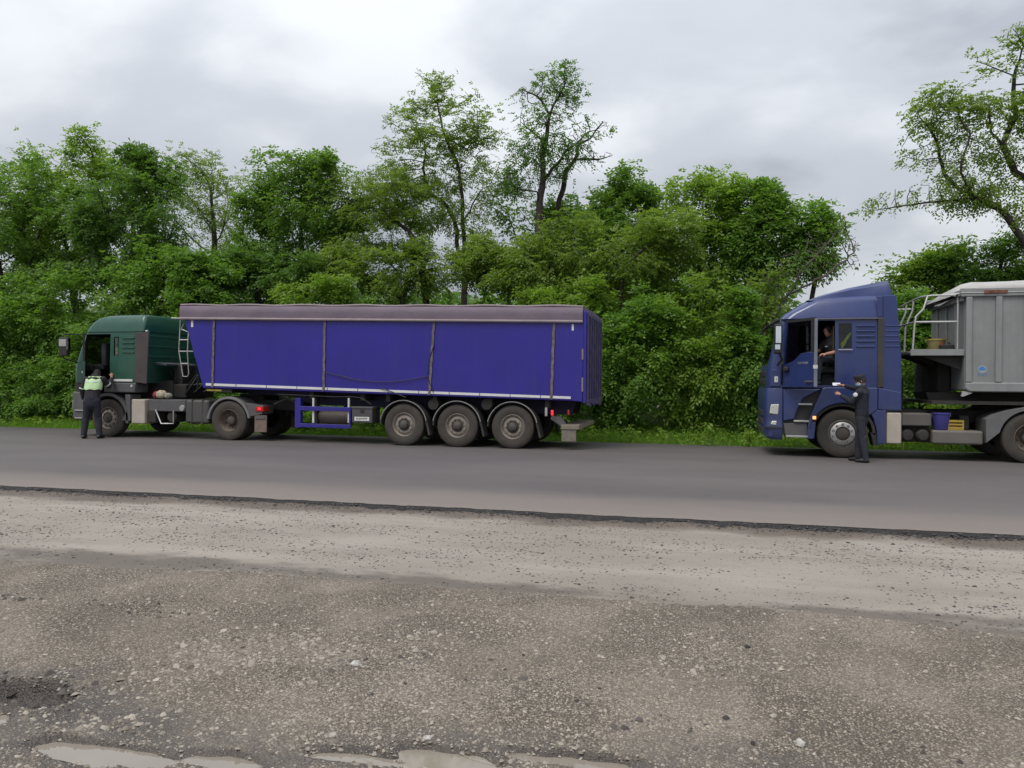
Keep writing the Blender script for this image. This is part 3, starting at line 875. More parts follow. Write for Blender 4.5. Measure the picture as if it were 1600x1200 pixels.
# dark side flap at the cab's rear corner
for s, y0 in ((0, YN - .012), (1, YF - .02)):
    MB().prism([(X_(210.5), zs + .02), (X_(229), zs - .02), (X_(232), zg - .02), (X_(211), zg - .02)], y0, y0 + .05).build('side_flap', mat('brown_dusty_flap', (.062, .05, .052), .75, var=.2, scale=3, dirt=.3, dcol=(.11, .09, .085)) if s == 0 else M_trim, green, bevel=.012)
MB().tube([(xr + .05, YC - 1.15, zg + .02), (xr + .12, YC - 1.15, zg + .02)], .03).build('marker_lamp', M_steel, green)
# lower cab: sill panel, steps, bumper, front arch
MB().box(X_(174), X_(207), YN - .02, YN + .01, Z_(190, 596), Z_(190, 592.5)).build('sill_strip', M_white, green, bevel=.004)
MB().prism([(X_(163), Z_(163, 613)), (X_(211), Z_(211, 613.5)), (X_(213), Z_(213, 598.5)), (X_(163), Z_(163, 597.5))], YN - .03, YN + .5).build('side_panel', M_trim, green, bevel=.03)
MB().lathe([(0, -.012), (.03, -.01), (.035, .0)], (X_(206.5), YN - .03, Z_(206, 603)), 12).build('side_lamp', M_lens, green)
zb0, zb1 = Z_(118, 656), Z_(118, 612)
MB().loft([plan_ring(z, xf - .06 + d, X_(140), 1.22 - d, .14, .03) for z, d in ((zb0, .05), (zb0 + .06, .0), (zb1 - .04, 0.0), (zb1, .03))]).build('bumper', M_trim, green, bevel=.01)
MB().loft([plan_ring(z, xf - .02, X_(140), 1.18, .14, .03) for z in (zb1 - .02, zs + .01)]).build('front_lower_panel', M_black, green)
for py in (641, 653):
    MB().box(X_(118), X_(139), YN - .035, YN + .12, Z_(128, py) - .018, Z_(128, py) + .012).build('step', M_steel, green, bevel=.006)
for zz in (1.42, 1.58, 1.74):
    MB().box(xf - .04, xf + .06, YC - .85, YC + .85, zz, zz + .09).build('grille_slat', M_black, green, bevel=.015)
for s in (-1, 1):
    MB().box(xf - .075, xf + .02, YC + s * .98 - .17, YC + s * .98 + .17, zb0 + .30, zb0 + .56).build('headlight', M_lens, green, bevel=.03)
    y0 = YN - .02 if s < 0 else YF - .40
    m = MB(); ring_sector(m, xL, .515, .60, .68, -12, 160, y0, y0 + .42)
    m.prism([(X_(190), .45), (X_(204), .45), (X_(204), 1.16), (X_(196), 1.16), (xL + .62, .70)], y0, y0 + .42)
    m.build('front_mudguard', M_trim, green, bevel=.01)
# chassis
for y in (YC - .42, YC + .34):
    MB().box(X_(150), X_(440), y, y + .08, .78, 1.04).build('chassis_rail', M_chassis, green)
MB().box(xf + .3, xr + .4, YC - .5, YC + .5, .62, zs + .07).build('engine', M_chassis, green)
xD = X_(357)
for q, w in ((xL, .07), (xD, .12)):
    MB().tube([(q, YN + .3, .5), (q, YF - .3, .5)], w, 12).build('axle', M_chassis, green)
wheel(green, 'steer', (xL, YN - .01, .515)); wheel(green, 'steer', (xL, YF + .01, .515), True)
wheel(green, 'drive', (xD, YN - .01, .515)); wheel(green, 'drive', (xD, YF + .01, .515), True)
MB().box(X_(205), X_(226), YN + .0, YN + .55, Z_(215, 662), Z_(215, 624)).build('cream_box', M_cream, green, bevel=.03)
MB().box(X_(227), X_(286), YN + .10, YN + .6, Z_(250, 643), Z_(250, 624.5)).build('battery_box', M_trim, green, bevel=.02)
m = MB(); m.box(X_(227), X_(240), YN + .08, YN + .5, Z_(233, 660), Z_(233, 643)); m.build('bracket', M_chassis, green, bevel=.02)
m = MB()
m.tube([(X_(241), YN + .05, Z_(241, 640)), (X_(250), YN + .05, Z_(250, 662)), (X_(269), YN + .05, Z_(269, 662)), (X_(269), YN + .05, Z_(269, 641))], .020, 6)
m.build('step_frame', M_steel, green)
m = MB(); m.lathe([(0, -.02), (.12, -.015), (.15, .02), (.15, .5), (0, .52)], (X_(262), YN + .16, Z_(262, 652)), 20); m.build('air_filter', M_chassis, green)
m = MB(); m.lathe([(0, 0), (.07, .0), (.09, .03), (.09, .3), (0, .3)], (X_(281.5), YN + .05, Z_(281, 638)), 16); m.build('air_valve', M_steel, green)
MB().box(X_(288), X_(325), YN + .02, YN + .62, Z_(306, 662), Z_(306, 625)).build('fuel_tank', mat('dark_grey_tank', (.052, .055, .06), .5, var=.15, dirt=.4), green, bevel=.07, seg=4)
for x in (298, 314):
    MB().box(X_(x), X_(x) + .05, YN + .008, YN + .63, Z_(306, 663), Z_(306, 624)).build('tank_strap', M_black, green, bevel=.05, seg=3)
for s in (0, 1):
    y0 = YN - .02 if s == 0 else YF - .63
    m = MB(); ring_sector(m, xD, .50, .575, .64, 8, 176, y0, y0 + .65)
    m.build('rear_mudguard', mat('light_grey_mudguard', (.19, .19, .195), .6, var=.15, dirt=.35) if s == 0 else M_trim, green, bevel=.012)
    y1 = y0 + .02
    MB().prism([(xD + .585, .62), (X_(409), Z_(409, 647)), (X_(411), Z_(411, 634)), (xD + .50, .98), (xD + .57, .80)], y1, y1 + .55).build('lamp_panel', M_trim, green, bevel=.01)
    MB().box(X_(399), X_(412), y0 - .002, y0 + .30, Z_(405, 643), Z_(405, 635.5)).build('tail_lamp', M_redoff, green, bevel=.012)
    MB().box(X_(403.5), X_(408), y0 - .008, y0 + .02, Z_(405, 640.5), Z_(405, 637)).build('lit_lamp', M_red if s == 0 else M_redoff, green, bevel=.008)
    MB().box(X_(397.5), X_(416), y0 + .03, y0 + .06, Z_(406, 675), Z_(406, 649)).build('mudflap', M_flap, green)
    MB().box(X_(399), X_(414), y0 + .012, y0 + .03, Z_(406, 654.5), Z_(406, 650)).build('mudflap_plate', M_trim, green)
# fifth wheel, coupling lines, gearbox lump behind the cab
MB().lathe([(0, 0), (.45, 0), (.48, .03), (.48, .07), (0, .07)], (xD + .1, YC, 1.12), 28, 'z').box(xD - .35, xD + .5, YC - .4, YC + .4, 1.02, 1.14).build('fifth_wheel', M_chassis, green)
MB().box(X_(229), X_(262), YN + .75, YC + .8, 1.05, 1.45).box(X_(236), X_(250), YN + .9, YC + .3, 1.4, 2.0).build('exhaust_housing', M_chassis, green, bevel=.05)
MB().prism([(xr + .06, 2.05), (xr + .42, 2.0), (xr + .42, 1.95), (xr + .06, 1.98)], YC - .8, YC + .5).build('rear_shelf', M_trim, green, bevel=.01)
for k in range(3):                                    # ribs on the cab's rear wall
    z = 2.15 + k * .28
    MB().box(xr - .02, xr + .012, YC - 1.08, YC + 1.08, z, z + .07).build('rear_rib', M_green, green, bevel=.02)
rr = random.Random(4)
for k, (mm, oy) in enumerate(((M_black, -.3), (M_chassis, .0), (mat('black_hose', (.02, .02, .022), .5), .25))):
    x0, x1 = xr + .1, X_(322, YC)
    m = MB(); pts = []
    for i in range(13):
        t = i / 12
        pts.append((x0 + (x1 - x0) * t, YC + oy + .2 * math.sin(t * 6 + k), 1.9 - .75 * math.sin(math.pi * (t * .9)) ** .8 + (.0 if t < .8 else .5 * (t - .8))))
    m.tube(pts, .022, 6).build('air_hose', mm, green)
# mirror on its arms
mx0, mx1 = XZ(95.5, 545, 17.30), XZ(108, 545, 17.30)
yM = 17.30
m = MB(); m.box(mx0[0], mx1[0], yM - .09, yM + .05, Z_(101, 556, yM), Z_(101, 527, yM)); mr = m.build('mirror', M_black, green, bevel=.03, seg=3)
MB().box(mx1[0] - .004, mx1[0] + .006, yM - .075, yM + .035, Z_(101, 546, yM), Z_(101, 529, yM)).build('mirror_glass', M_mirror, mr)
MB().box(mx0[0] + .015, mx1[0] - .02, yM - .094, yM - .088, Z_(101, 541, yM), Z_(101, 530, yM)).build('mirror_back', M_rim_alu, mr)
MB().tube([(mx0[0] + .08, yM - .02, Z_(101, 526, yM)), (mx0[0] + .1, yM, Z_(101, 522, yM)), (xf + .33, YN + .04, zg - .06)], .018, 6).build('mirror_arm', M_black, mr)
MB().tube([(mx0[0] + .08, yM - .02, Z_(101, 556, yM)), (mx0[0] + .09, yM, Z_(101, 560, yM)), (xf + .12, YN + .04, 2.02)], .018, 6).build('mirror_arm', M_black, mr)
# open door, hinged at the front post, swung towards the camera
door_h = Vector((dx0 + .0, YN + .02, 0)); TH = R(47)
def door_pts(u, z, v=0.0):
    """u along the door from the hinge, v out of its outer face"""
    return (door_h.x + u * math.cos(TH) - v * math.sin(TH), door_h.y - u * math.sin(TH) - v * math.cos(TH), z)
def door_panel(m, poly, t0, t1, f=door_pts):
    n = len(poly)
    a = sum(poly[i][0] * poly[(i + 1) % n][1] - poly[(i + 1) % n][0] * poly[i][1] for i in range(n))
    if a < 0: poly = poly[::-1]
    m.add([f(u, z, t1) for u, z in poly] + [f(u, z, t0) for u, z in poly],
          [tuple(range(n)), tuple(range(2 * n - 1, n - 1, -1))] + [(i, n + i, n + (i + 1) % n, (i + 1) % n) for i in range(n)])
    return m
DL = dx1 - dx0
dr = door_panel(MB(), [(0, zs + .05), (DL, zs + .05), (DL, 2.05), (0, 1.95)], -.06, 0).build('door', M_green, green, bevel=.015)
m = MB(); door_panel(m, [(0, 1.95), (.06, 1.95), (.20, zg - .10), (.12, zg - .05)], -.05, 0)
door_panel(m, [(.14, zg - .11), (DL, zg - .11), (DL, zg - .05), (.12, zg - .05)], -.05, 0); door_panel(m, [(DL - .07, 2.05), (DL, 2.05), (DL, zg - .11), (DL - .07, zg - .11)], -.05, 0)
m.build('window_frame', M_black, dr)
door_panel(MB(), [(.06, 1.96), (DL - .07, 2.05), (DL - .07, zg - .11), (.20, zg - .11)], -.03, -.024).build('pane', M_glass, dr)
m = MB(); m.lathe([(0, -.02), (.03, -.01), (.03, .03)], door_pts(DL - .03, 1.75), 10); m.build('door_handle', M_steel, dr)
# interior
MB().box(X_(150, 18.3), X_(150, 18.3) + .5, YN + .22, YN + .75, zs + .35, zs + .50).box(X_(150, 18.3) + .42, X_(150, 18.3) + .58, YN + .22, YN + .75, zs + .45, zs + 1.1).build('driver_seat', M_seat, green, bevel=.05)
MB().box(X_(150, 18.3), X_(150, 18.3) + .5, YF - .75, YF - .22, zs + .35, zs + .50).box(X_(150, 18.3) + .42, X_(150, 18.3) + .58, YF - .75, YF - .22, zs + .45, zs + 1.1).build('passenger_seat', M_seat, green, bevel=.05)
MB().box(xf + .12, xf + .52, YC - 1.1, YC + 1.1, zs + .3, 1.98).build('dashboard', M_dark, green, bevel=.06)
def steering(cx, cy, cz, parent):
    m = MB(); pts = []
    tilt = R(35)
    for i in range(25):
        a = 2 * math.pi * i / 24
        u, v = .22 * math.cos(a), .22 * math.sin(a)
        pts.append((cx + v * math.sin(tilt) * 1.0, cy + u, cz + v * math.cos(tilt)))
    m.tube(pts, .016, 6, cap=False)
    m.tube([(cx, cy - .2, cz), (cx, cy + .2, cz)], .014, 6); m.tube([(cx, cy, cz), (cx - .25, cy, cz - .2)], .03, 6)
    m.build('steering_wheel', M_black, parent)
steering(xf + .70, YN + .50, 1.95, green)

# bundle of rags lying on the chassis
def blob(name, parts, m_list, label, cat, seed, loc):
    rr = random.Random(seed); t = thing(name, loc, label, cat)
    for nm, (cx, cy, cz, a, b, c), mm in parts:
        m = MB(); rings = []
        for i in range(1, 8):
            ph = math.pi * i / 8
            rings.append([(cx + a * math.sin(ph) * math.cos(q * math.pi / 6) * rr.uniform(.8, 1.15), cy + b * math.sin(ph) * math.sin(q * math.pi / 6) * rr.uniform(.8, 1.15), cz - c * math.cos(ph) * rr.uniform(.9, 1.1)) for q in range(12)])
        m.loft(rings).build(nm, mm, t, sharp=60)
    return t
bx_, bz_ = XZ(252, 623.5, YN + .25)
blob('rag_bundle', [('cloth', (bx_ - .02, YN + .28, bz_ + .12, .16, .14, .12), mat('beige_rag', (.42, .37, .27), .9, var=.3, scale=20)),
                    ('cloth', (bx_ - .17, YN + .28, bz_ + .11, .09, .12, .11), mat('red_rag', (.30, .05, .07), .9, var=.3, scale=20)),
                    ('cloth', (bx_ + .20, YN + .28, bz_ + .085, .11, .12, .085), mat('grey_rag', (.27, .25, .20), .9, var=.3, scale=20))],
     None, 'bundle of beige and red rags lying behind the green cab', 'rags', 2, (bx_, YN + .28, bz_))

# ================================================================== VIOLET-BLUE TIPPER TRAILER
YT, YTF = 17.72, 20.28
blue = thing('semi_trailer', (X_(700), YC, 0), 'long violet blue tipper semi-trailer with purple grey tarpaulin behind the green cab', 'trailer')
def T(x, y, Y=YT): return px(x, y, Y)
side = [T(288, 499), T(317, 606), T(893, 626.5), T(910.5, 628.5), T(913, 486), T(911, 483), T(286, 480)]
hull = MB().prism(side, YT, YTF).build('body', M_violet, blue, bevel=.02)
# stripe
m = MB(); n = 12
for k in range(n):
    a, b = 322 + (893 - 322) * k / n, 322 + (893 - 322) * (k + 1) / n - 1.2
    f = lambda x: 600.5 + (621.5 - 600.5) * (x - 322) / (893 - 322)
    MB().prism([T(a, f(a) + 1.9), T(b, f(b) + 1.9), T(b, f(b) - 1.9), T(a, f(a) - 1.9)], YT - .012, YT + .005).build('reflective_strip', M_white, blue)
for x, y in ((300.5, 506), (895, 511.5)):
    MB().prism([T(x - 1.6, y + 5), T(x + 1.6, y + 5), T(x + 1.6, y - 5), T(x - 1.6, y - 5)], YT - .01, YT + .005).build('white_marker', M_white, blue)
# tarpaulin: a skirt down both sides and a sagging, uneven top
tx0, tx1 = T(282, 488)[0], T(911, 490)[0]
def tz(x, which):
    t = (x - tx0) / (tx1 - tx0)
    zt0, zt1 = T(283, 477.5)[1], T(914, 479.5)[1]; zb0, zb1 = T(283, 498.5)[1], T(912, 503.5)[1]
    return (zt0 + (zt1 - zt0) * t) if which else (zb0 + (zb1 - zb0) * t)
rows = []; nn = 90
for k in range(nn + 1):
    x = tx0 + (tx1 - tx0) * k / nn
    a, b = tz(x, 1), tz(x, 0)
    sag = .05 * (fbm(x * .8, 0, 3) - .5); w = .012 * math.sin(x * 5.1) + .02 * (float(fbm(x * 1.7, 1, 9)) - .5)
    rows.append([(x, YT - .035 + w * .5, b), (x, YT - .045 + w, (a + b) / 2), (x, YT - .03 + w * .3, a - .04), (x, YT + .02, a + .01 + sag * .3), (x, YT + .45, a + .02 + sag), (x, YC, a + .03 + sag * 1.6),
                 (x, YTF - .45, a + .02 + sag), (x, YTF - .02, a + .01), (x, YTF + .03, a - .04), (x, YTF + .04, (a + b) / 2), (x, YTF + .035, b),
                 (x, YTF + .018, b), (x, YTF + .010, a - .08), (x, YC, a - .08), (x, YT - .010, a - .08), (x, YT - .018, b)])
m = MB(); m.loft(rows)
tarp = m.build('tarpaulin', M_tarp, blue, sharp=50)
for yy in (YT - .06, YTF + .022):
    m = MB(); pts = [(tx0 + (tx1 - tx0) * k / 40, yy + .018, tz(tx0 + (tx1 - tx0) * k / 40, 0) + .012) for k in range(41)]
    m.tube(pts, .035, 8).build('hem', M_hem, tarp)
m = MB(); m.tube([(tx0 + (tx1 - tx0) * k / 60, YT + .015, tz(tx0 + (tx1 - tx0) * k / 60, 1) + .018 + .012 * math.sin(k * .7)) for k in range(61)], .028, 7); m.build('top_welt', M_hem, tarp)
for (x0, y0, x1, y1) in ((335, 499, 332.5, 605), (508, 500, 506, 611), (678.5, 502, 671, 617), (866, 503, 861.5, 624)):
    a, b = T(x0, y0), T(x1, y1)
    m = MB(); k = 14
    w = .030
    for q in range(k):
        pass
    pts = [(a[0] + (b[0] - a[0]) * q / k + .008 * math.sin(q * 2.1), a[1] + (b[1] - a[1]) * q / k) for q in range(k + 1)]
    m.loft([[(p[0] - w, YT - .026, p[1]), (p[0] + w, YT - .026, p[1]), (p[0] + w, YT - .014, p[1]), (p[0] - w, YT - .014, p[1])] for p in pts])
    m.build('strap', M_strap, blue)
# slack rope between the straps
m = MB()
def cable(pts, r=.011, nm='rope', mm=None, par=None, Y=YT - .035):
    P = [T(*p, Y) for p in pts]
    out = []
    for i in range(len(P) - 1):
        for q in range(5):
            t = q / 5
            p0 = P[max(i - 1, 0)]; p1 = P[i]; p2 = P[i + 1]; p3 = P[min(i + 2, len(P) - 1)]
            out.append(tuple(.5 * ((2 * p1[j]) + (-p0[j] + p2[j]) * t + (2 * p0[j] - 5 * p1[j] + 4 * p2[j] - p3[j]) * t * t + (-p0[j] + 3 * p1[j] - 3 * p2[j] + p3[j]) * t ** 3) for j in (0, 1)))
    out.append(P[-1])
    MB().tube([(p[0], Y, p[1]) for p in out], r, 6).build(nm, mm or M_black, par or blue)
cable([(509, 582), (535, 588), (562, 594), (600, 597), (636, 594), (668, 588)])
cable([(668, 588), (672, 600), (677, 613)])
cable([(594, 606), (612, 612), (634, 621)])
cable([(434, 616), (480, 618), (520, 620), (560, 621), (580, 632)], .008)
cable([(678, 540), (675, 548), (671, 560), (669, 575), (668, 588)], .008)
# rear: corner post, ribbed dirty tail-gate, hinges
xe = T(912.5, 560)[0]
M_gate = mat('mud_caked_blue', (.04, .034, .15), .6, var=.25, scale=6, dirt=.75, dcol=(.16, .14, .14), dscale=5)
gate = MB().box(xe, xe + .05, YT + .06, YTF - .06, T(915, 629)[1] - .02, T(915, 484)[1]).build('tailgate', M_gate, blue)
for k in range(7):
    y = YT + .10 + k * (YTF - YT - .2) / 6
    MB().box(xe + .045, xe + .095, y - .035, y + .035, T(915, 630)[1] - .05, T(915, 484)[1] - .03).build('gate_rib', M_gate, gate, bevel=.012)
for z in (T(915, 629)[1] + .03, T(915, 484)[1] - .10):
    MB().box(xe + .05, xe + .08, YT + .05, YTF - .05, z - .04, z + .04).build('gate_rail', M_gate, gate, bevel=.01)
MB().box(xe - .015, xe + .055, YT - .025, YT + .055, T(915, 630)[1], T(917, 486)[1]).build('corner_post', M_violet, blue, bevel=.008)
m = MB(); zz = T(915, 629)[1]
rr = random.Random(9)
for k in range(12):
    y = YT + .15 + k * .19
    MB().tube([(xe + .05, y, zz), (xe + .09 + rr.random() * .04, y + .03, zz - .05 - rr.random() * .08)], [.035, .012], 6).build('gate_latch', M_gate, gate)
for (y0, y1) in ((545, 562), (590, 612)):
    MB().box(xe - .05, xe - .012, YT - .03, YT - .006, T(912, y1)[1], T(912, y0)[1]).build('hinge_plate', M_wood, blue)
# chassis
Zb = lambda x: T(x, 606 + (x - 317) * .0355)[1]
for y in (YC - .55, YC + .45):
    MB().prism([(T(335, 610)[0], Zb(335)), (T(892, 626)[0], Zb(892)), (T(885, 645)[0], Zb(885) - .36), (T(470, 640)[0], Zb(470) - .36), (T(430, 620)[0], Zb(430) - .16), (T(335, 612)[0], Zb(335) - .12)], y, y + .1).build('chassis_rail', mat('dark_blue_chassis', (.016, .016, .06), .6, var=.2, dirt=.45, dcol=(.05, .045, .045)) if y < YC else M_chassis, blue)
for x in (480, 560, 600, 674, 760, 850):
    MB().box(T(x, 640)[0], T(x, 640)[0] + .1, YT + .12, YTF - .12, Zb(x) - .18, Zb(x) - .01).build('crossmember', M_chassis, blue)
MB().prism([(T(318, 607)[0], Zb(318) - .002), (T(360, 607)[0], Zb(360) - .01), (T(360, 607)[0], Zb(360) - .09), (T(322, 607)[0], Zb(322) - .09)], YT + .05, YTF - .05).build('front_beam', M_chassis, blue)
MB().prism([(T(322, 609)[0], Zb(322) - .03), (T(345, 609)[0], Zb(345) - .03), (T(345, 609)[0], Zb(345) - .075), (T(322, 609)[0], Zb(322) - .075)], YT + .03, YT + .045).build('yellow_strip', mat('yellow_paint', (.42, .32, .04), .6, dirt=.4), blue)
# side guard with landing legs
gx0, gx1 = T(466, 650)[0], T(546.5, 650)[0]
MB().box(T(459.5, 650)[0], T(468.5, 650)[0], YT + .03, YT + .15, T(464, 668.5)[1], T(464, 622)[1]).build('guard_post', M_violet, blue, bevel=.01)
MB().prism([T(468, 634.5), T(547, 636.5), T(547, 643), T(468, 641.5)], YT + .02, YT + .06).build('guard_rail', M_violet, blue, bevel=.01)
MB().prism([T(468, 661.5), T(547, 664), T(547, 670), T(468, 667.5)], YT + .02, YT + .06).build('guard_rail', M_violet, blue, bevel=.01)
MB().box(T(544.5, 650)[0], T(547, 650)[0], YT + .021, YT + .059, T(546, 664)[1], T(546, 643)[1]).build('guard_post', M_violet, blue)
for x in (487, 542.5):
    MB().box(T(x - 1.3, 640)[0], T(x + 1.3, 640)[0], YT + .07, YT + .12, T(x, 661)[1], T(x, 622)[1]).build('guard_upright', M_white, blue, bevel=.006)
for y in (YT + .35, YTF - .45):
    m = MB(); m.box(T(478, 650)[0], T(478, 650)[0] + .13, y, y + .13, .42, Zb(480) - .1); m.box(T(478, 650)[0] - .08, T(478, 650)[0] + .21, y - .06, y + .19, .38, .42)
    m.build('landing_leg', M_chassis, blue)
MB().lathe([(0, 0), (.16, .0), (.19, .04), (.19, T(540, 650)[0] - T(490, 650)[0] - .04), (.16, T(540, 650)[0] - T(490, 650)[0]), (0, T(540, 650)[0] - T(490, 650)[0])], (T(490, 650)[0], YT + .40, T(515, 652)[1]), 24, 'x').build('air_tank', mat('brown_tank', (.12, .10, .085), .5, var=.15, dirt=.4), blue)
tb = MB().box(T(549, 650)[0], T(581, 650)[0], YT + .02, YT + .50, T(565, 661)[1], T(565, 636.5)[1]).build('tool_box', mat('grey_toolbox', (.06, .062, .064), .55, dirt=.35), blue, bevel=.02)
MB().box(T(549, 650)[0] - .01, T(581.5, 650)[0] + .01, YT + .005, YT + .51, T(565, 638.5)[1], T(565, 635.5)[1]).build('lid', M_trim, tb, bevel=.01)
MB().box(T(562.5, 640)[0], T(568, 640)[0], YT + .004, YT + .03, T(565, 644.5)[1], T(565, 639.5)[1]).build('latch', M_black, tb, bevel=.005)
MB().box(T(553.5, 655)[0], T(576.5, 655)[0], YT + .010, YT + .022, T(565, 657.5)[1], T(565, 651.5)[1]).build('name_plate', M_white, tb)
lettering('KEMPF', .075, ((T(553.5, 655)[0] + T(576.5, 655)[0]) / 2, YT + .007, T(565, 654.5)[1]), M_print_b, tb, width=.30)
MB().tube([(T(420, 640)[0], YT + .25, .95), (T(440, 640)[0], YT + .25, 1.1), (T(457, 640)[0], YT + .25, 1.0)], .03, 8).build('cable_guard', M_chassis, blue)
# wheels, mudguards and flaps
for cx in (630.5, 714, 800.5):
    xw = T(cx, 665)[0]
    wheel(blue, 'trailer', (xw, YT - .0, .515)); wheel(blue, 'trailer', (xw, YTF + .0, .515), True)
    MB().tube([(xw, YT + .35, .51), (xw, YTF - .35, .51)], .075, 10).build('axle', M_chassis, blue)
    for s, y0 in ((0, YT - .03), (1, YTF - .37)):
        m = MB(); ring_sector(m, xw, .50, .585, .612, 2, 178, y0, y0 + .40, 22)
        mg = m.build('mudguard', M_black, blue)
        if s == 0:
            m = MB(); ring_sector(m, xw, .50, .606, .618, 12, 168, y0 - .012, y0 + .01, 22); m.build('mudguard_trim', M_steel, mg)
        MB().prism([(xw + .585, .56), (xw + .625, .60), (xw + .69, .28), (xw + .65, .27)], y0 + .01, y0 + .39).build('mudflap', M_black, mg)
for x in (674, 758):
    m = MB(); m.lathe([(0, -.03), (.13, -.02), (.15, .05), (.15, .3), (0, .3)], (T(x, 650)[0], YT + .14, T(x, 632)[1]), 20)
    m.build('brake_chamber', M_chassis, blue)
# rear lamps and underrun board
for x in (862.5, 887):
    MB().box(T(x - 1.6, 645)[0], T(x + 1.6, 645)[0], YT + (.0 if x < 870 else .10), YT + .06 + (.0 if x < 870 else .10), T(x, 649)[1], T(x, 641)[1]).build('rear_lamp', M_red if x < 870 else M_redoff, blue, bevel=.01)
MB().box(T(851.5, 640)[0], T(855, 640)[0], YT + .0, YT + .03, T(853, 650)[1], T(853, 637)[1]).build('lamp_bracket', M_steel, blue)
MB().prism([T(860, 650), T(875, 652), T(883, 664), T(877, 668), T(858, 655)], YT + .15, YT + .22).build('bumper_arm', M_trim, blue)
ub = MB().box(T(876, 667)[0], T(904, 667)[0] , YT + .06, YTF - .06, T(890, 671.5)[1], T(890, 664)[1]).build('underrun_bar', M_wood, blue, bevel=.012)
MB().box(T(876.5, 680)[0], T(899, 680)[0], YT + .08, YT + .11, T(888, 690)[1], T(888, 671.5)[1]).build('mudflap', mat('grey_brown_flap', (.19, .165, .14), .85, var=.2, scale=10), blue)
# ladder on the sloping front
def lad(pts, r=.016, par=blue, nm='ladder', mm=M_steel):
    m = MB()
    for seg in pts: m.tube(seg, r, 7)
    return m.build(nm, mm, par)
L3 = lambda x, y, Y: (*[px(x, y, Y)[0]], Y, px(x, y, Y)[1])
lad([[L3(282, 500, 17.9), L3(279.5, 548, 17.9), L3(286, 588, 17.9), L3(293, 588.5, 17.9), L3(295, 584, 17.9), L3(293, 550, 17.9), L3(294.5, 519, 17.9), L3(283, 514, 17.9)],
     [L3(279.5, 549, 17.9), L3(293, 549, 17.9)], [L3(283, 568, 17.9), L3(294, 568, 17.9)], [L3(281, 531, 17.9), L3(294, 531, 17.9)], [L3(293, 549, 17.9), L3(302, 549, 17.85)], [L3(283, 514, 17.9), L3(288, 505, 17.8)]])
MB().tube([L3(268, 497, 17.85), L3(284, 498, 17.75)], .02).build('tarpaulin_crank', M_steel, blue)
# hoses up to the trailer front
m = MB(); pts = [L3(288 + 26 * math.sin(k / 12 * math.pi) * .4 + k * 1.6, 612 - 26 * math.sin(k / 12 * math.pi), 18.6) for k in range(13)]
m.tube(pts, .018, 6).build('air_hose', M_black, blue)

# ================================================================== BLUE TRACTOR (right)
navy = thing('semi_truck', (X_(1400), YC, 0), 'blue tractor unit with tall roof spoiler and half open driver door, on the right', 'truck')
bF, bR = X_(1198.5), X_(1378)                      # windscreen base line, rear of the cab side
zs, zg = Z_(1290, 606), Z_(1290, 498)
HW = 1.20
zt = Z_(1371, 462)
lv = [(zs, bF, bR, HW, .22, .05), (zs + .3, bF - .01, bR, HW + .015, .22, .05), (1.98, bF + .02, bR, HW + .015, .20, .05), (2.5, bF + .14, bR, HW + .005, .19, .05),
      (zg - .02, bF + .27, bR, HW - .02, .19, .05), (zg + .01, bF + .25, bR + .01, HW + .005, .22, .06), (zg + .12, bF + .36, bR + .01, HW - .01, .26, .06), (zg + .24, bF + .54, bR, HW - .05, .30, .08),
      (zt - .10, bF + .74, bR, HW - .08, .32, .1), (zt - .03, bF + 1.0, bR, HW - .11, .33, .12), (zt + .02, bF + 1.5, bR - .01, HW - .17, .33, .14)]
shell = MB().loft([plan_ring(*l) for l in lv]).build('cab', [M_navy, M_dark], navy)
inn = MB().loft([plan_ring(z, a + .10, b - .07, w - .06, rf, rr) for z, a, b, w, rf, rr in ((zs + .05, bF, bR, HW, .16, .04), (1.98, bF + .02, bR, HW, .16, .04), (zg, bF + .30, bR, HW, .16, .05), (zt - .08, bF + .85, bR, HW - .12, .25, .1))])
c1 = inn.build('cut', M_dark, navy)
dx0, dx1 = X_(1222), X_(1304)
c2 = MB().prism([(dx0 - .02, zs + .06), (dx0 - .02, 1.98), (dx0 + .10, zg - .04), (dx1, zg - .04), (dx1, zs + .06)], YN - .5, YN + .35).build('cut', M_dark, navy)
c3 = MB().prism([(dx0 + .08, 2.0), (dx0 + .18, zg - .08), (dx1 - .10, zg - .08), (dx1 - .10, 2.1)], YF - .35, YF + .5).build('cut', M_dark, navy)
c4 = MB().box(bF - .5, bF + .42, YC - .99, YC + .99, 2.0, zg - .10).build('cut', M_dark, navy)
wx0, wx1, wz0, wz1 = X_(1309.5), X_(1330), Z_(1320, 544.5), Z_(1320, 505)
c5 = MB().box(wx0, wx1, YN - .5, YN + .3, wz0, wz1).build('cut', M_dark, navy)
boolean(shell, [c1, c2, c3, c4, c5])
MB().box(wx0 - .01, wx1 + .01, YN + .03, YN + .04, wz0 - .01, wz1 + .01).build('sleeper_window', M_glass, navy)
MB().box(wx0 - .01, wx1 + .01, YN - .028, YN - .008, wz0 - .035, wz0 - .012).build('window_sill', M_print_g, navy)
m = MB(); a, b = XZ(1312.5, 544, YN + .14), XZ(1329, 520, YN + .14)
m.loft([[(a[0] + (b[0] - a[0]) * t - w, YN + .12, a[1] + (b[1] - a[1]) * t), (a[0] + (b[0] - a[0]) * t + w, YN + .12, a[1] + (b[1] - a[1]) * t), (a[0] + (b[0] - a[0]) * t + w, YN + .16, a[1] + (b[1] - a[1]) * t), (a[0] + (b[0] - a[0]) * t - w, YN + .16, a[1] + (b[1] - a[1]) * t)] for t, w in ((0, .045), (.25, .055), (.5, .035), (.8, .03), (1, .02))])
hv = m.build('safety_vest', mat('lime_cloth', (.45, .62, .03), .8, var=.15), None, loc=(a[0], YN + .14, a[1]))
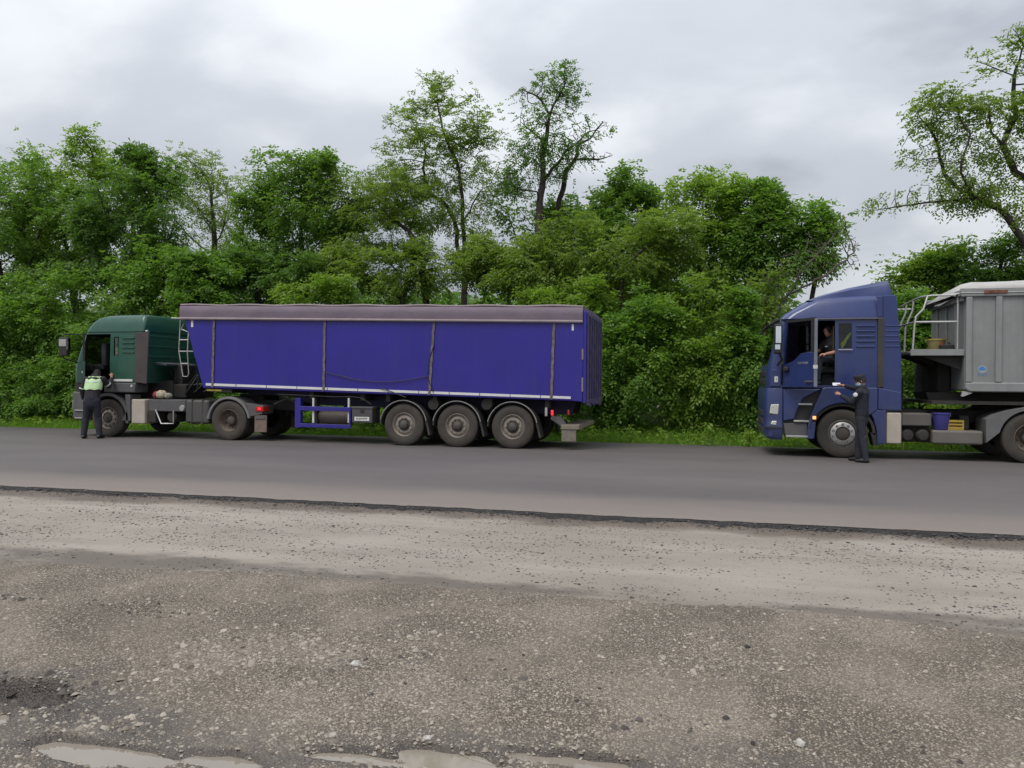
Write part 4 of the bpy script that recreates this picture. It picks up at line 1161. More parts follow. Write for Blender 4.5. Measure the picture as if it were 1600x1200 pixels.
tag(hv, 'lime yellow safety vest hanging inside the sleeper window of the blue cab', 'vest')
MB().prism([(bF + .03, 1.97), (bF + .235, zg - .07), (bF + .245, zg - .07), (bF + .04, 1.97)], YC - 1.0, YC + 1.0).build('windscreen', M_glass, navy)
MB().box(dx0 + .06, dx1 - .08, YF - .05, YF - .04, 1.98, zg - .06).build('far_door_window', M_glass, navy)
# sun visor over the windscreen
MB().prism([(bF + .22, zg - .02), (bF + .05, zg - .13), (bF + .02, zg - .10), (bF + .20, zg + .03)], YC - 1.05, YC + 1.05).build('sun_visor', M_black, navy, bevel=.01)
# roof spoiler
sp = [XZ(1264, 468.5), XZ(1290, 457.5), XZ(1330, 446.5), XZ(1388, 435.2), XZ(1391.5, 434.4), XZ(1395, 445), XZ(1398.5, 461)]
m = MB(); k = 9
rings = []
for x, z in [(sp[0][0], sp[0][1])] + sp[1:5]:
    w = 1.02; zb = zt - .06
    h = max(z - zb, .02)
    rings.append([(x, YC - w, zb), (x, YC - w + .03, zb + h * .75), (x, YC - w + .10, zb + h * .96), (x, YC - w + .25, zb + h), (x, YC + w - .25, zb + h), (x, YC + w - .10, zb + h * .96), (x, YC + w - .03, zb + h * .75), (x, YC + w, zb)])
x = sp[6][0]; h = sp[4][1] - zt
rings.append([(x, YC - 1.02, zt - .05), (x, YC - .98, zt + .1), (x - .02, YC - .93, zt + h * .5), (x - .05, YC - .8, zt + h * .92), (x - .05, YC + .8, zt + h * .92), (x - .02, YC + .93, zt + h * .5), (x, YC + .98, zt + .1), (x, YC + 1.02, zt - .05)])
m.loft(rings).build('roof_spoiler', M_navy, navy, sharp=35)
# side fins behind the cab
for s in (0, 1):
    y0 = YN - .008 if s == 0 else YF - .032
    fin = MB().prism([(bR + .005, Z_(1378, 642)), (X_(1408.5), Z_(1408.5, 642)), (X_(1407.5), Z_(1407.5, 560)), (X_(1401), Z_(1401, 480)), (X_(1398.5), Z_(1398.5, 461)), (bR + .005, Z_(1378, 462))], y0, y0 + .04).build('side_fin', M_navy, navy, bevel=.012)
    if s == 0:
        for q in range(5):
            z = Z_(1392, 509 + q * 8.1)
            MB().box(X_(1382), X_(1402 + q * .8), YN - .02, YN + .01, z - .018, z + .018).build('louvre', M_navy, fin, bevel=.012)
MB().prism([(X_(1369), zg + .02), (bR + .004, zg + .02), (bR + .004, Z_(1378, 462)), (X_(1369), Z_(1369, 462.5))], YN - .002, YN + .16).build('corner_filler', M_navy, navy, bevel=.015)
MB().box(X_(1370.5), X_(1380.5), YN - .016, YN + .02, zs + .02, zg + .0).build('rubber_strip', mat('grey_green_rubber', (.035, .036, .036), .8, var=.2, dirt=.3), navy, bevel=.01)
MB().box(X_(1272), X_(1378), YN - .008, YN + .03, zg - .02, zg + .012).build('rain_gutter', mat('grey_gutter', (.11, .11, .13), .5), navy, bevel=.006)
for q in range(5):
    z = Z_(1350, 509 + q * 8.1)
    MB().box(X_(1337), X_(1367), YN - .012, YN + .012, z - .020, z + .018).build('louvre', M_navy, navy, bevel=.012)
# lower side: fender with arch, steps, skirt
xW = X_(1317)
for s in (0, 1):
    y0, y1 = (YN - .03, YN + .42) if s == 0 else (YF - .42, YF + .03)
    zf = zs + .015
    xs0, xs1 = X_(1262), X_(1371)
    poly = [(xs0, .62), (xs0 + .02, .80), (X_(1284), zf - .02), (X_(1290), zf), (xs1, zf), (xs1, Z_(1371, 640))] + arc(xW, .515, .66, 38, 172, 18)
    MB().prism(poly, y0, y1).build('front_fender', M_navy, navy, bevel=.025)
    MB().prism([(xW + .50, Z_(1371, 640)), (X_(1385), Z_(1385, 641)), (X_(1385), Z_(1385, 694)), (xW + .68, Z_(1360, 694)), (xW + .665, .62), (xW + .60, .86)], y0 + .02, y1).build('side_skirt', M_navy, navy, bevel=.02)
    MB().prism([(xs1 + .006, Z_(1371, 640)), (X_(1408), Z_(1408, 642)), (X_(1408), Z_(1408, 613)), (xs1 + .006, zf)], y0 + .012, y0 + .06).build('lower_fin', M_navy, navy, bevel=.02)
    # bay with the steps ahead of the wheel
    MB().prism([(X_(1222), .48), (X_(1271), .48), (X_(1271), .80), (X_(1284), zf - .03), (X_(1222), zf - .03)], y0 + .10, y1).build('step_bay', M_black, navy)
    for (xa, xb, py) in ((1247, 1269, 631.5), (1240, 1264, 658), (1228, 1262, 682)):
        MB().box(X_(xa), X_(xb), y0 + (.005 if py < 680 else -.01), y0 + .2, Z_(1255, py + 1.6), Z_(1255, py - 1.4)).build('step', M_steel, navy, bevel=.008)
    MB().prism([(X_(1223), Z_(1223, 607.5)), (X_(1285), Z_(1285, 607.5)), (X_(1255), Z_(1255, 622)), (X_(1246), Z_(1246, 640)), (X_(1241), Z_(1241, 655)), (X_(1224), Z_(1224, 658))], y0 + .01, y1 - .05).build('corner_panel', M_navy, navy, bevel=.03)
    MB().prism([(X_(1224), Z_(1224, 661)), (X_(1262), Z_(1262, 661)), (X_(1262), Z_(1262, 682)), (X_(1228), Z_(1228, 683))], y0 + .05, y1 - .05).build('lower_step_panel', M_trim, navy, bevel=.02)
    MB().prism([(X_(1263), Z_(1263, 660)), (X_(1275), Z_(1275, 660)), (X_(1272.5), Z_(1272, 686)), (X_(1260), Z_(1260, 686))], y0 + .01, y1 - .05).build('fender_foot', M_navy, navy, bevel=.02)
    MB().box(X_(1269.5), X_(1274.8), y0 - .012, y0 + .04, Z_(1272, 655), Z_(1272, 650)).build('side_marker', M_amber, navy, bevel=.01)
    # inner wheel house
    m = MB(); ring_sector(m, xW, .515, .60, .655, 0, 178, y0 + .05, y1 - .02, 16); m.prism([(xW + .56, .55), (xW + .665, .55), (xW + .70, .28), (xW + .62, .28)], y0 + .05, y1 - .02)
    m.build('wheel_house', M_black, navy)
# bumper and front
zb0, zb1 = Z_(1205, 687), zs - .01
fx = X_(1194.5)
MB().loft([plan_ring(z, fx + d, X_(1223), 1.225 - d * .6, .20, .02) for z, d in ((zb0, .10), (zb0 + .07, .02), (zb0 + .32, 0), (zb0 + .36, .012), (zb0 + .50, .004), (zb1 - .1, .0), (zb1, .03))]).build('bumper', M_navy, navy, bevel=.008)
for q in range(3):
    MB().box(fx - .015, fx + .05, YC - .72, YC + .72, zb0 + .12 + q * .19, zb0 + .24 + q * .19).build('grille_slat', M_black, navy, bevel=.015)
for q in range(2):
    MB().box(bF - .03, bF + .06, YC - .80, YC + .80, zs + .06 + q * .17, zs + .19 + q * .17).build('grille_slat', M_black, navy, bevel=.015)
for s in (-1, 1):
    y = YC + s * 1.06
    def lamp(nm, x0, y0, x1, y1, mm):
        z0, z1 = Z_((x0 + x1) / 2, y1), Z_((x0 + x1) / 2, y0)
        xa, xb = X_(x0), X_(x1)
        if s < 0: yy0, yy1 = YC - 1.237, YC - .95
        else: yy0, yy1 = YC + .95, YC + 1.237
        return MB().prism([(xa - .02, z0 + .02), (xb - .02, z0), (xb, z1), (xa + .01, z1 - .01)], yy0, yy1).build(nm, mm, navy, bevel=.025)
    lamp('headlight', 1203.5, 631, 1217.5, 648, M_lens)
    lamp('fog_lamp', 1205, 657, 1214.5, 665, M_lens)
    MB().box(X_(1196), X_(1222), y - .19, y + .19, Z_(1210, 668), Z_(1210, 666.3)).build('bumper_groove', M_black, navy)
MB().prism([(X_(1205), Z_(1205, 577)), (X_(1220), Z_(1220, 577)), (X_(1220), Z_(1220, 604)), (X_(1203), Z_(1203, 604))], YN + .0, YN + .06).build('corner_flap', M_navy, navy, bevel=.02)
MB().box(X_(1209.5), X_(1215), YN - .010, YN + .01, Z_(1212, 597), Z_(1212, 588)).build('sticker', M_white, navy)
lettering('1', .09, ((X_(1209.5) + X_(1215)) / 2, YN - .012, Z_(1212, 592.5)), M_print_b, navy)
# chassis, wheels
for y in (YC - .42, YC + .34):
    MB().box(X_(1240), X_(1690), y, y + .08, .78, 1.04).build('chassis_rail', M_chassis, navy)
MB().box(X_(1250), X_(1395), YC - .5, YC + .5, .60, zs + .06).build('engine', M_chassis, navy)
xD = X_(1611)
for q, w in ((xW, .07), (xD, .12)):
    MB().tube([(q, YN + .3, .5), (q, YF - .3, .5)], w, 12).build('axle', M_chassis, navy)
wheel(navy, 'nutring', (xW, YN + .0, .525)); wheel(navy, 'nutring', (xW, YF + .0, .525), True)
wheel(navy, 'drive', (xD, YN + .0, .515)); wheel(navy, 'drive', (xD, YF + .0, .515), True)
MB().box(X_(1385.5), X_(1409), YN - .005, YN + .5, Z_(1397, 693.5), Z_(1397, 645)).build('cream_panel', M_cream, navy, bevel=.03)
MB().box(X_(1410), X_(1457), YN + .05, YN + .6, Z_(1433, 666), Z_(1433, 646)).build('battery_box', mat('brown_grey_box', (.10, .095, .088), .7, var=.15, dirt=.4), navy, bevel=.03)
for x in (1420, 1444):
    m = MB(); m.lathe([(0, -.02), (.09, -.012), (.125, .03), (.135, .08), (.135, .55), (0, .57)], (X_(x), YN + .06, Z_(x, 681)), 22); m.build('air_tank', M_chassis, navy)
MB().box(X_(1409), X_(1458), YN + .25, YN + .55, Z_(1433, 692), Z_(1433, 666)).build('tank_bracket', M_chassis, navy)
MB().box(X_(1457.5), X_(1538), YN + .02, YN + .62, Z_(1498, 695), Z_(1498, 673)).build('fuel_tank', mat('dusty_tank', (.13, .12, .108), .65, var=.12, dirt=.4, dcol=(.17, .15, .13)), navy, bevel=.05, seg=3)
MB().box(X_(1506), X_(1522), YN + .3, YN + .6, Z_(1512, 672), Z_(1512, 650)).build('valve_box', M_chassis, navy, bevel=.02)
for s in (0, 1):
    y0 = YN - .02 if s == 0 else YF - .63
    m = MB()
    m.prism(arc(xD, .50, .58, 6, 168, 18) + [(X_(1541), Z_(1541, 692)), (X_(1540), Z_(1540, 655)), (X_(1552), Z_(1552, 648)), (X_(1575), Z_(1575, 641)), (xD, 1.17), (xD + .45, 1.02)], y0, y0 + .65)
    m.build('rear_mudguard', mat('grey_mudguard', (.125, .13, .135), .6, var=.12, dirt=.35) if s == 0 else M_trim, navy, bevel=.012)
MB().lathe([(0, 0), (.45, 0), (.48, .03), (.48, .07), (0, .07)], (xD - .1, YC, 1.12), 28, 'z').box(xD - .6, xD + .3, YC - .4, YC + .4, 1.02, 1.14).build('fifth_wheel', M_chassis, navy)
MB().box(bR + .12, bR + .62, YC - .35, YC + .9, 1.05, 1.75).build('exhaust_housing', M_chassis, navy, bevel=.06)
# half open door
DH = Vector((dx0, YN + .0, 0)); TR = R(60); DL = dx1 - dx0 - .015
def dpt(u, z, v=0.0):
    return (DH.x + u * math.cos(TR) - v * math.sin(TR), DH.y - u * math.sin(TR) - v * math.cos(TR), z)
zdl = zs + .0
dr = door_panel(MB(), [(0, zdl - .0), (DL, zdl + .02), (DL, 2.24), (DL * .80, 2.25), (DL * .58, 2.22), (DL * .40, 2.10), (DL * .24, 2.04), (0, 1.99)], -.07, 0, dpt).build('door', M_navy, navy, bevel=.015)
m = MB()
door_panel(m, [(0, 1.99), (.045, 2.0), (.155, zg - .09), (.155, zg - .035), (.09, zg - .035)], -.05, 0, dpt)
m.build('window_frame', M_navy, dr)
door_panel(MB(), [(.157, zg - .09), (DL, zg - .09), (DL, zg - .035), (.157, zg - .035)], -.05, 0, dpt).build('window_frame', M_black, dr)
door_panel(MB(), [(DL - .10, 2.245), (DL, 2.245), (DL, zg - .092), (DL - .10, zg - .092)], -.06, .002, dpt).build('window_frame', M_black, dr)
door_panel(MB(), [(.047, 2.0), (DL * .24, 2.045), (DL * .40, 2.105), (DL * .58, 2.225), (DL * .80, 2.255), (DL - .10, 2.245), (DL - .10, zg - .09), (.155, zg - .09)], -.03, -.024, dpt).build('pane', glass_mat('door_glass', (.80, .86, .83), 1.0), dr)
door_panel(MB(), [(DL - .005, zdl + .03), (DL + .022, zdl + .03), (DL + .022, zg - .06), (DL - .005, zg - .06)], -.065, -.005, dpt).build('door_edge', mat('pale_door_edge', (.20, .22, .26), .45), dr)
door_panel(MB(), [(DL - .02, 1.90), (DL + .026, 1.90), (DL + .026, 1.975), (DL - .02, 1.975)], -.07, .004, dpt).build('latch', M_white, dr)
door_panel(MB(), [(DL - .24, 1.62), (DL - .03, 1.62), (DL - .03, 1.66), (DL - .24, 1.66)], .0, .035, dpt).build('door_handle', M_trim, dr)
me_c = dpt(DL * .66, 2.02, .006)
lettering('TGX 18.440', .07, me_c, M_print_g, dr, width=.34, rotz=-TR)
MB().box(*sorted((dpt(.02, 0)[0] - .02, dpt(.22, 0)[0])), YN - .24, YN + .0, 1.84, 1.96).build('mirror_foot', M_black, navy, bevel=.04)
# mirrors
yM = 17.40
m0, m1 = px(1209.5, 520, yM), px(1221, 520, yM)
mr = MB().box(m0[0], m1[0] + .02, yM - .06, yM + .10, Z_(1215, 553, yM), Z_(1215, 506, yM)).build('mirror', M_black, navy, bevel=.035, seg=3)
MB().box(m0[0] + .03, m1[0] - .012, yM - .066, yM - .055, Z_(1215, 536, yM), Z_(1215, 510, yM)).build('mirror_glass', M_mirror, mr)
MB().box(m0[0] + .018, m1[0] - .03, yM - .066, yM - .055, Z_(1215, 546, yM), Z_(1215, 538.5, yM)).build('wide_angle_glass', M_mirror, mr)
MB().tube([(m1[0] - .03, yM, Z_(1215, 505, yM)), (m1[0] + .0, yM + .1, zg - .02), (bF + .35, YN + .05, zg - .03)], .02, 6).build('mirror_arm', M_black, mr)
MB().tube([(m1[0] - .03, yM, Z_(1215, 553, yM)), (m1[0] + .03, yM + .12, 2.10), (bF + .20, YN + .05, 1.98)], .022, 6).build('mirror_arm', M_black, mr)
MB().tube([(bF + .30, YF - .2, zg - .02), (bF + .10, YF - .2, zg - .02), (bF + .04, YF - .2, zg - .10)], .018, 6).box(bF + .0, bF + .06, YF - .32, YF - .1, zg - .2, zg - .09).build('kerb_mirror', M_black, navy, bevel=.015)
# interior
sx = px(1290, 560, 18.35)[0]
for y in (18.32, 19.68):
    MB().box(sx - .22, sx + .28, y - .25, y + .25, zs + .32, zs + .46).box(sx + .20, sx + .36, y - .25, y + .25, zs + .40, zs + 1.15).box(sx - .1, sx + .2, y - .15, y + .15, zs + .04, zs + .33).build('seat', M_seat, navy, bevel=.04)
MB().box(bF + .10, bF + .48, YC - 1.1, YC + 1.1, zs + .3, 2.02).build('dashboard', M_dark, navy, bevel=.06)
steering(bF + .62, YN + .55, 2.05, navy)
MB().box(sx + .55, bR - .1, YC - 1.1, YC + 1.1, zs + .05, zs + .85).build('bunk', M_seat, navy, bevel=.05)
MB().box(dx1 - .03, dx1 - .012, YN + .10, YN + .22, zs + .6, zg - .15).build('curtain', mat('olive_curtain', (.06, .055, .02), .9), navy)

# ------------------------------------------------------------------ loose things on the tractor's frame
def lathe_thing(name, prof, c, m, label, cat, extra=None):
    t = thing(name, c, label, cat)
    MB().lathe(prof, c, 28, 'z').build('body', m, t)
    if extra: extra(t)
    return t
cb = px(1470, 672.5, YN + .2)
zb_ = Z_(1498, 673) + .002
M_bucket = mat('violet_plastic', (.05, .045, .24), .5, var=.08, dirt=.15)
def bex(t):
    c = (cb[0], YN + .2, zb_)
    MB().lathe([(.175, .33), (.188, .33), (.188, .365), (.172, .365)], c, 28, 'z').build('rim', M_bucket, t)
    MB().tube([(c[0] + .18 * math.cos(a), c[1] - .03, c[2] + .34 - .16 * math.sin(a)) for a in [math.pi * k / 12 for k in range(13)]], .006, 6).build('handle', M_steel, t)
lathe_thing('bucket', [(0, 0), (.135, 0), (.15, .02), (.176, .36), (.165, .36), (.14, .03), (0, .02)], (cb[0], YN + .2, zb_), M_bucket, 'violet plastic bucket standing on the fuel tank of the blue tractor unit', 'bucket', bex)
ck = px(1492.5, 672, YN + .14)
crate = thing('crate', (ck[0], YN + .3, zb_), 'small yellow plastic crate beside the violet bucket', 'crate')
M_yel = mat('yellow_plastic', (.40, .26, .025), .6, var=.15, dirt=.45)
x0, x1, y0, y1 = ck[0] - .155, ck[0] + .155, YN + .10, YN + .42
MB().box(x0, x1, y0, y1, zb_, zb_ + .02).build('floor', M_yel, crate)
for q, (za, zb2) in enumerate(((.02, .07), (.10, .135), (.165, .21))):
    for nm, bx4 in (('slat', (x0, x1, y0, y0 + .015)), ('slat', (x0, x1, y1 - .015, y1)), ('slat', (x0, x0 + .015, y0 + .016, y1 - .016)), ('slat', (x1 - .015, x1, y0 + .016, y1 - .016))):
        MB().box(*bx4, zb_ + za, zb_ + zb2).build(nm, M_yel, crate, bevel=.004)
for xx in (x0 + .002, x1 - .032):
    for yy in (y0 + .002, y1 - .032):
        MB().box(xx, xx + .03, yy, yy + .03, zb_ + .01, zb_ + .205).build('post', M_yel, crate)

# ================================================================== GREY TIPPER TRAILER
YG, YGF = 17.72, 20.28
grey = thing('semi_trailer', (X_(1560), YC, 0), 'grey ribbed tipper semi-trailer with front platform behind the blue cab', 'trailer')
G = lambda x, y, Y=YG: px(x, y, Y)
gx0 = G(1509, 540)[0]; gx1 = gx0 + 8.6
z0, z1 = G(1512, 612.5)[1], G(1512, 450)[1]
body = MB()
body.prism([(gx0 + .03, z0 + .02), (gx1, z0 + .02), (gx1, z1 - .02), (gx0 + .03, z1 - .02)], YG + .05, YGF - .05)
body.build('body', M_grey_alu, grey, bevel=.01)
for y in (YG, YGF - .06):
    MB().box(gx0 - .10, gx1, y - .01, y + .07, G(1512, 463.5)[1], z1).build('top_rail', M_grey_alu, grey, bevel=.02)
    MB().prism([(gx0 + .08, z0), (gx1, z0), (gx1, z0 + .20), (gx0 + .0, z0 + .20), (gx0 + .0, z0 + .06)], y - .005, y + .065).build('bottom_rail', M_grey_alu, grey, bevel=.03)
    x = G(1514.5, 540)[0]; k = 0
    while x < gx1:
        MB().box(x - .06, x + .06, y - .005 if y < YC else y + .0, y + .06, z0 + .20, G(1512, 463.5)[1]).build('side_post', M_grey_alu, grey, bevel=.02)
        x += G(1561, 540)[0] - G(1514.5, 540)[0]
# front wall: plates and a corner recess
M_fr = mat('grimy_front_wall', (.27, .28, .275), .6, metal=.1, var=.12, scale=2, dirt=.5, dcol=(.13, .125, .12), dscale=2)
MB().box(gx0 - .0, gx0 + .028, YG + .10, YGF - .10, z0 + .05, G(1512, 463)[1]).build('front_wall', M_fr, grey)
MB().box(gx0 - .10, gx0 + .0, YG + .08, YGF - .08, G(1512, 470)[1], G(1512, 452)[1]).build('front_top_beam', M_grey_alu, grey, bevel=.02)
for y in (YG + .6, YC, YGF - .6):
    MB().box(gx0 - .045, gx0 - .001, y - .05, y + .05, z0 + .9, G(1512, 470)[1] - .01).build('front_rib', M_fr, grey, bevel=.012)
MB().box(gx0 - .28, gx0 - .002, YC - .35, YC + .95, z0 - .05, z0 + .95).build('hydraulic_cylinder_box', M_chassis, grey, bevel=.05)
MB().lathe([(0, 0), (.13, 0), (.13, .8), (.09, .82), (0, .83)], (gx0 - .30, YGF - .35, z0 - .1), 20, 'z').build('tip_cylinder', mat('olive_steel', (.13, .14, .10), .6, dirt=.3), grey)
# emblem: a round blue badge with dots
ex, ez = G(1536, 577)
eb = MB(); eb.lathe([(0, -.002), (.085, -.002), (.085, .012)], (ex, YG - .012 + .058, ez), 28); emb = eb.build('emblem', mat('pale_blue_badge', (.28, .34, .39), .5, dirt=.2), grey)
MB().box(ex - .062, ex + .062, YG + .040, YG + .044, ez - .012, ez + .022).build('print_bar', M_print_blue, emb)
MB().box(ex - .035, ex + .035, YG + .040, YG + .044, ez + .034, ez + .052).build('print_bar', M_print_blue, emb)
for q in (-.07, -.025, .025, .07):
    MB().lathe([(0, -.002), (.012, -.002), (.012, .006)], (ex + q, YG + .043, ez - .125 + abs(q) * .35), 10).build('print_dot', M_print_blue, emb)
# tarpaulin
rows = []; nn = 40
for k in range(nn + 1):
    t = k / nn; x = gx0 - .16 + (gx1 - gx0 + .1) * t
    a = z1 + .0; bul = .10 * (1 if k > 1 else .35) + .05 * (float(fbm(x * 1.4, 2, 5)) - .5)
    dn = -.20 if k == 0 else (-.05 if k == 1 else 0)
    rows.append([(x, YG - .01, a - .06 + dn * .3), (x, YG - .005, a + .02 + dn), (x, YG + .15, a + .07 + bul * .5 + dn), (x, YG + .6, a + .10 + bul + dn), (x, YC, a + .12 + bul * 1.2 + dn), (x, YGF - .6, a + .10 + bul + dn), (x, YGF - .1, a + .06 + dn), (x, YGF + .01, a - .02 + dn), (x, YGF + .01, a - .06 + dn * .3), (x, YGF - .03, a - .08 + dn * .3), (x, YC, a - .05 + dn), (x, YG + .03, a - .08 + dn * .3)])
gt = MB(); gt.loft(rows); gt.build('tarpaulin', M_canvas, grey, sharp=60)
MB().box(G(1537, 456)[0], G(1574, 456)[0], YG - .03, YG - .008, G(1555, 458.6)[1], G(1555, 453.2)[1]).build('rusty_plate', M_rust, grey, bevel=.008)
MB().tube([(gx0 - .1, YG - .012, z1 - .10), (gx1, YG - .012, z1 - .10)], .012, 6).build('tarpaulin_cord', M_canvas, grey)
# platform, railing and ladder on the front
P3 = lambda x, y, Y: (px(x, y, Y)[0], Y, px(x, y, Y)[1])
pz = px(1500, 548, 17.85)[1]
pxl = gx0 - 1.02
pf = MB().box(pxl, gx0 - .002, 17.80, 19.75, pz - .05, pz).build('platform', mat('chequer_plate', (.40, .40, .38), .55, metal=.3, dirt=.3), grey, bevel=.008)
MB().box(pxl, gx0 - .002, 17.785, 17.80, pz - .10, pz + .03).build('toe_board', M_grey_alu, pf, bevel=.004)
for y in (17.95, 18.85, 19.6):
    MB().prism([(pxl + .1, pz - .05), (gx0 - .002, pz - .05), (gx0 - .002, pz - .40)], y, y + .05).build('platform_bracket', M_chassis, pf)
ztop = px(1495, 461, 17.82)[1]; zmid = px(1495, 502.5, 17.82)[1]
def rail(pts, r=.021):
    MB().tube(pts, r, 8).build('railing', M_steel, grey)
ya, yb_ = 17.84, 19.70
xa, xb = gx0 - .97, gx0 - .12
def bend(p0, p1, p2, k=6):
    p0, p1, p2 = Vector(p0), Vector(p1), Vector(p2)
    return [tuple((p0 * (1 - t) ** 2 + p1 * 2 * t * (1 - t) + p2 * t * t)) for t in [i / k for i in range(k + 1)]]
rail([(xb, ya, pz - .05), (xb, ya, ztop - .12)] + bend((xb, ya, ztop - .10), (xb, ya, ztop), (xb - .10, ya, ztop)) + [(xa + .35, ya, ztop), (xa + .28, ya, ztop - .01)] + [(xa + .20, ya, ztop - .28), (xa + .06, ya, zmid + .12), (xa + .03, ya, zmid - .1), (xa + .0, ya, pz - .02)])
rail([(xb, ya, zmid), (xa + .04, ya, zmid)])
for y, dz in ((18.55, .0), (19.15, -.02)):
    rail([(xa + .0, y, pz - .02), (xa + .02, y, zmid - .1), (xa + .08, y, zmid + .1), (xa + .16, y, ztop - .25), (xa + .18, y, ztop - .02 + dz)])
rail([(xa + .28, ya, ztop - .005), (xa + .18, 18.2, ztop - .01), (xa + .18, yb_, ztop - .05)])
rail([(xa + .04, ya, zmid), (xa + .03, yb_, zmid)])
rail([(xa, yb_ + .02, pz - 1.15), (xa - .01, yb_ + .02, pz), (xa + .02, yb_, zmid - .1), (xa - .08, yb_, zmid + .30)] + bend((xa - .10, yb_, zmid + .38), (xa - .12, yb_, ztop - .12), (xa + .02, yb_, ztop - .12)) + [(xa + .4, yb_, ztop - .12)])
rail([(xa + .10, yb_ - .42, pz - 1.0), (xa + .02, yb_ - .42, pz), (xa + .02, yb_ - .42, zmid + .1), (xa + .0, yb_ - .42, ztop - .1)])
for q in range(5):
    z = pz - 1.05 + q * .30
    rail([(xa, yb_ + .02, z), (xa + .03, yb_ - .42, z)], .015)
# chassis below
for y in (YC - .55, YC + .45):
    MB().prism([(gx0 - .55, z0 - .02), (gx1, z0 - .02), (gx1, z0 - .40), (gx0 + 1.6, z0 - .40), (gx0 + .6, z0 - .20), (gx0 - .5, z0 - .18)], y, y + .1).build('chassis_rail', M_chassis, grey)
MB().box(gx0 - .6, gx0 + 1.6, YG + .10, YGF - .10, z0 - .26, z0 - .19).build('coupling_plate', M_chassis, grey)
MB().prism([G(1505, 611), G(1521, 614), G(1505, 620), G(1503, 619)], YG + .04, YG + .10).build('reflector_plate', M_steel, grey)
xt = gx0 + 5.2
for q in range(3):
    xw = xt + q * 1.33
    wheel(grey, 'trailer', (xw, YG, .515)); wheel(grey, 'trailer', (xw, YGF, .515), True)
    MB().tube([(xw, YG + .35, .51), (xw, YGF - .35, .51)], .075, 10).build('axle', M_chassis, grey)
    for y0 in (YG - .03, YGF - .37):
        m = MB(); ring_sector(m, xw, .50, .585, .612, 2, 178, y0, y0 + .40, 18); m.build('mudguard', M_black, grey)
# on the platform: yellow bucket and a black canister
yb0 = px(1463, 541, 18.6)
lathe_thing('bucket', [(0, 0), (.14, 0), (.15, .02), (.185, .27), (.172, .27), (.14, .02), (0, .015)], (yb0[0], 18.6, pz + .002), mat('dull_yellow_plastic', (.33, .28, .10), .6, var=.12, dirt=.3), 'dull yellow bucket on the front platform of the grey trailer', 'bucket',
            lambda t: MB().lathe([(.182, .25), (.195, .25), (.195, .28), (.18, .28)], (yb0[0], 18.6, pz + .002), 28, 'z').build('rim', mat('yellow_rim', (.40, .32, .08), .6), t))
kx = px(1479, 541, 18.3)[0]
can = thing('canister', (kx, 18.3, pz), 'low black canister beside the yellow bucket on the platform', 'canister')
MB().box(kx - .13, kx + .13, 18.2, 18.4, pz + .002, pz + .15).build('body', M_black, can, bevel=.03, seg=3)
MB().tube([(kx - .07, 18.3, pz + .15), (kx - .05, 18.3, pz + .19), (kx + .05, 18.3, pz + .19), (kx + .07, 18.3, pz + .15)], .012, 6).build('handle', M_black, can)
MB().lathe([(.03, 0), (.03, .04), (0, .04)], (kx - .09, 18.3, pz + .14), 10, 'z').build('cap', M_redoff, can)

# ================================================================== PEOPLE
M_skin = mat('skin', (.40, .21, .145), .55, var=.08, scale=20)
M_hair = mat('dark_hair', (.02, .016, .013), .8, var=.3, scale=40)
M_navycloth = mat('navy_uniform', (.016, .019, .030), .85, var=.25, scale=7, bump=.35, bscale=18)
M_blackcloth = mat('black_cloth', (.017, .015, .018), .85, var=.25, scale=7, bump=.35, bscale=18)
M_trousers = mat('dark_trousers', (.021, .023, .033), .85, var=.25, scale=7, bump=.4, bscale=16)
M_shoe = mat('black_shoes', (.012, .012, .013), .4, var=.2)
M_hivis = mat('pale_green_vest', (.47, .68, .36), .7, var=.12, scale=6, bump=.3, bscale=14)
M_reflect = mat('silver_tape', (.55, .60, .56), .4, var=.1)
M_mask = mat('pale_blue_mask', (.30, .47, .58), .8, var=.06)
M_paper = mat('white_paper', (.75, .76, .78), .7, var=.04)

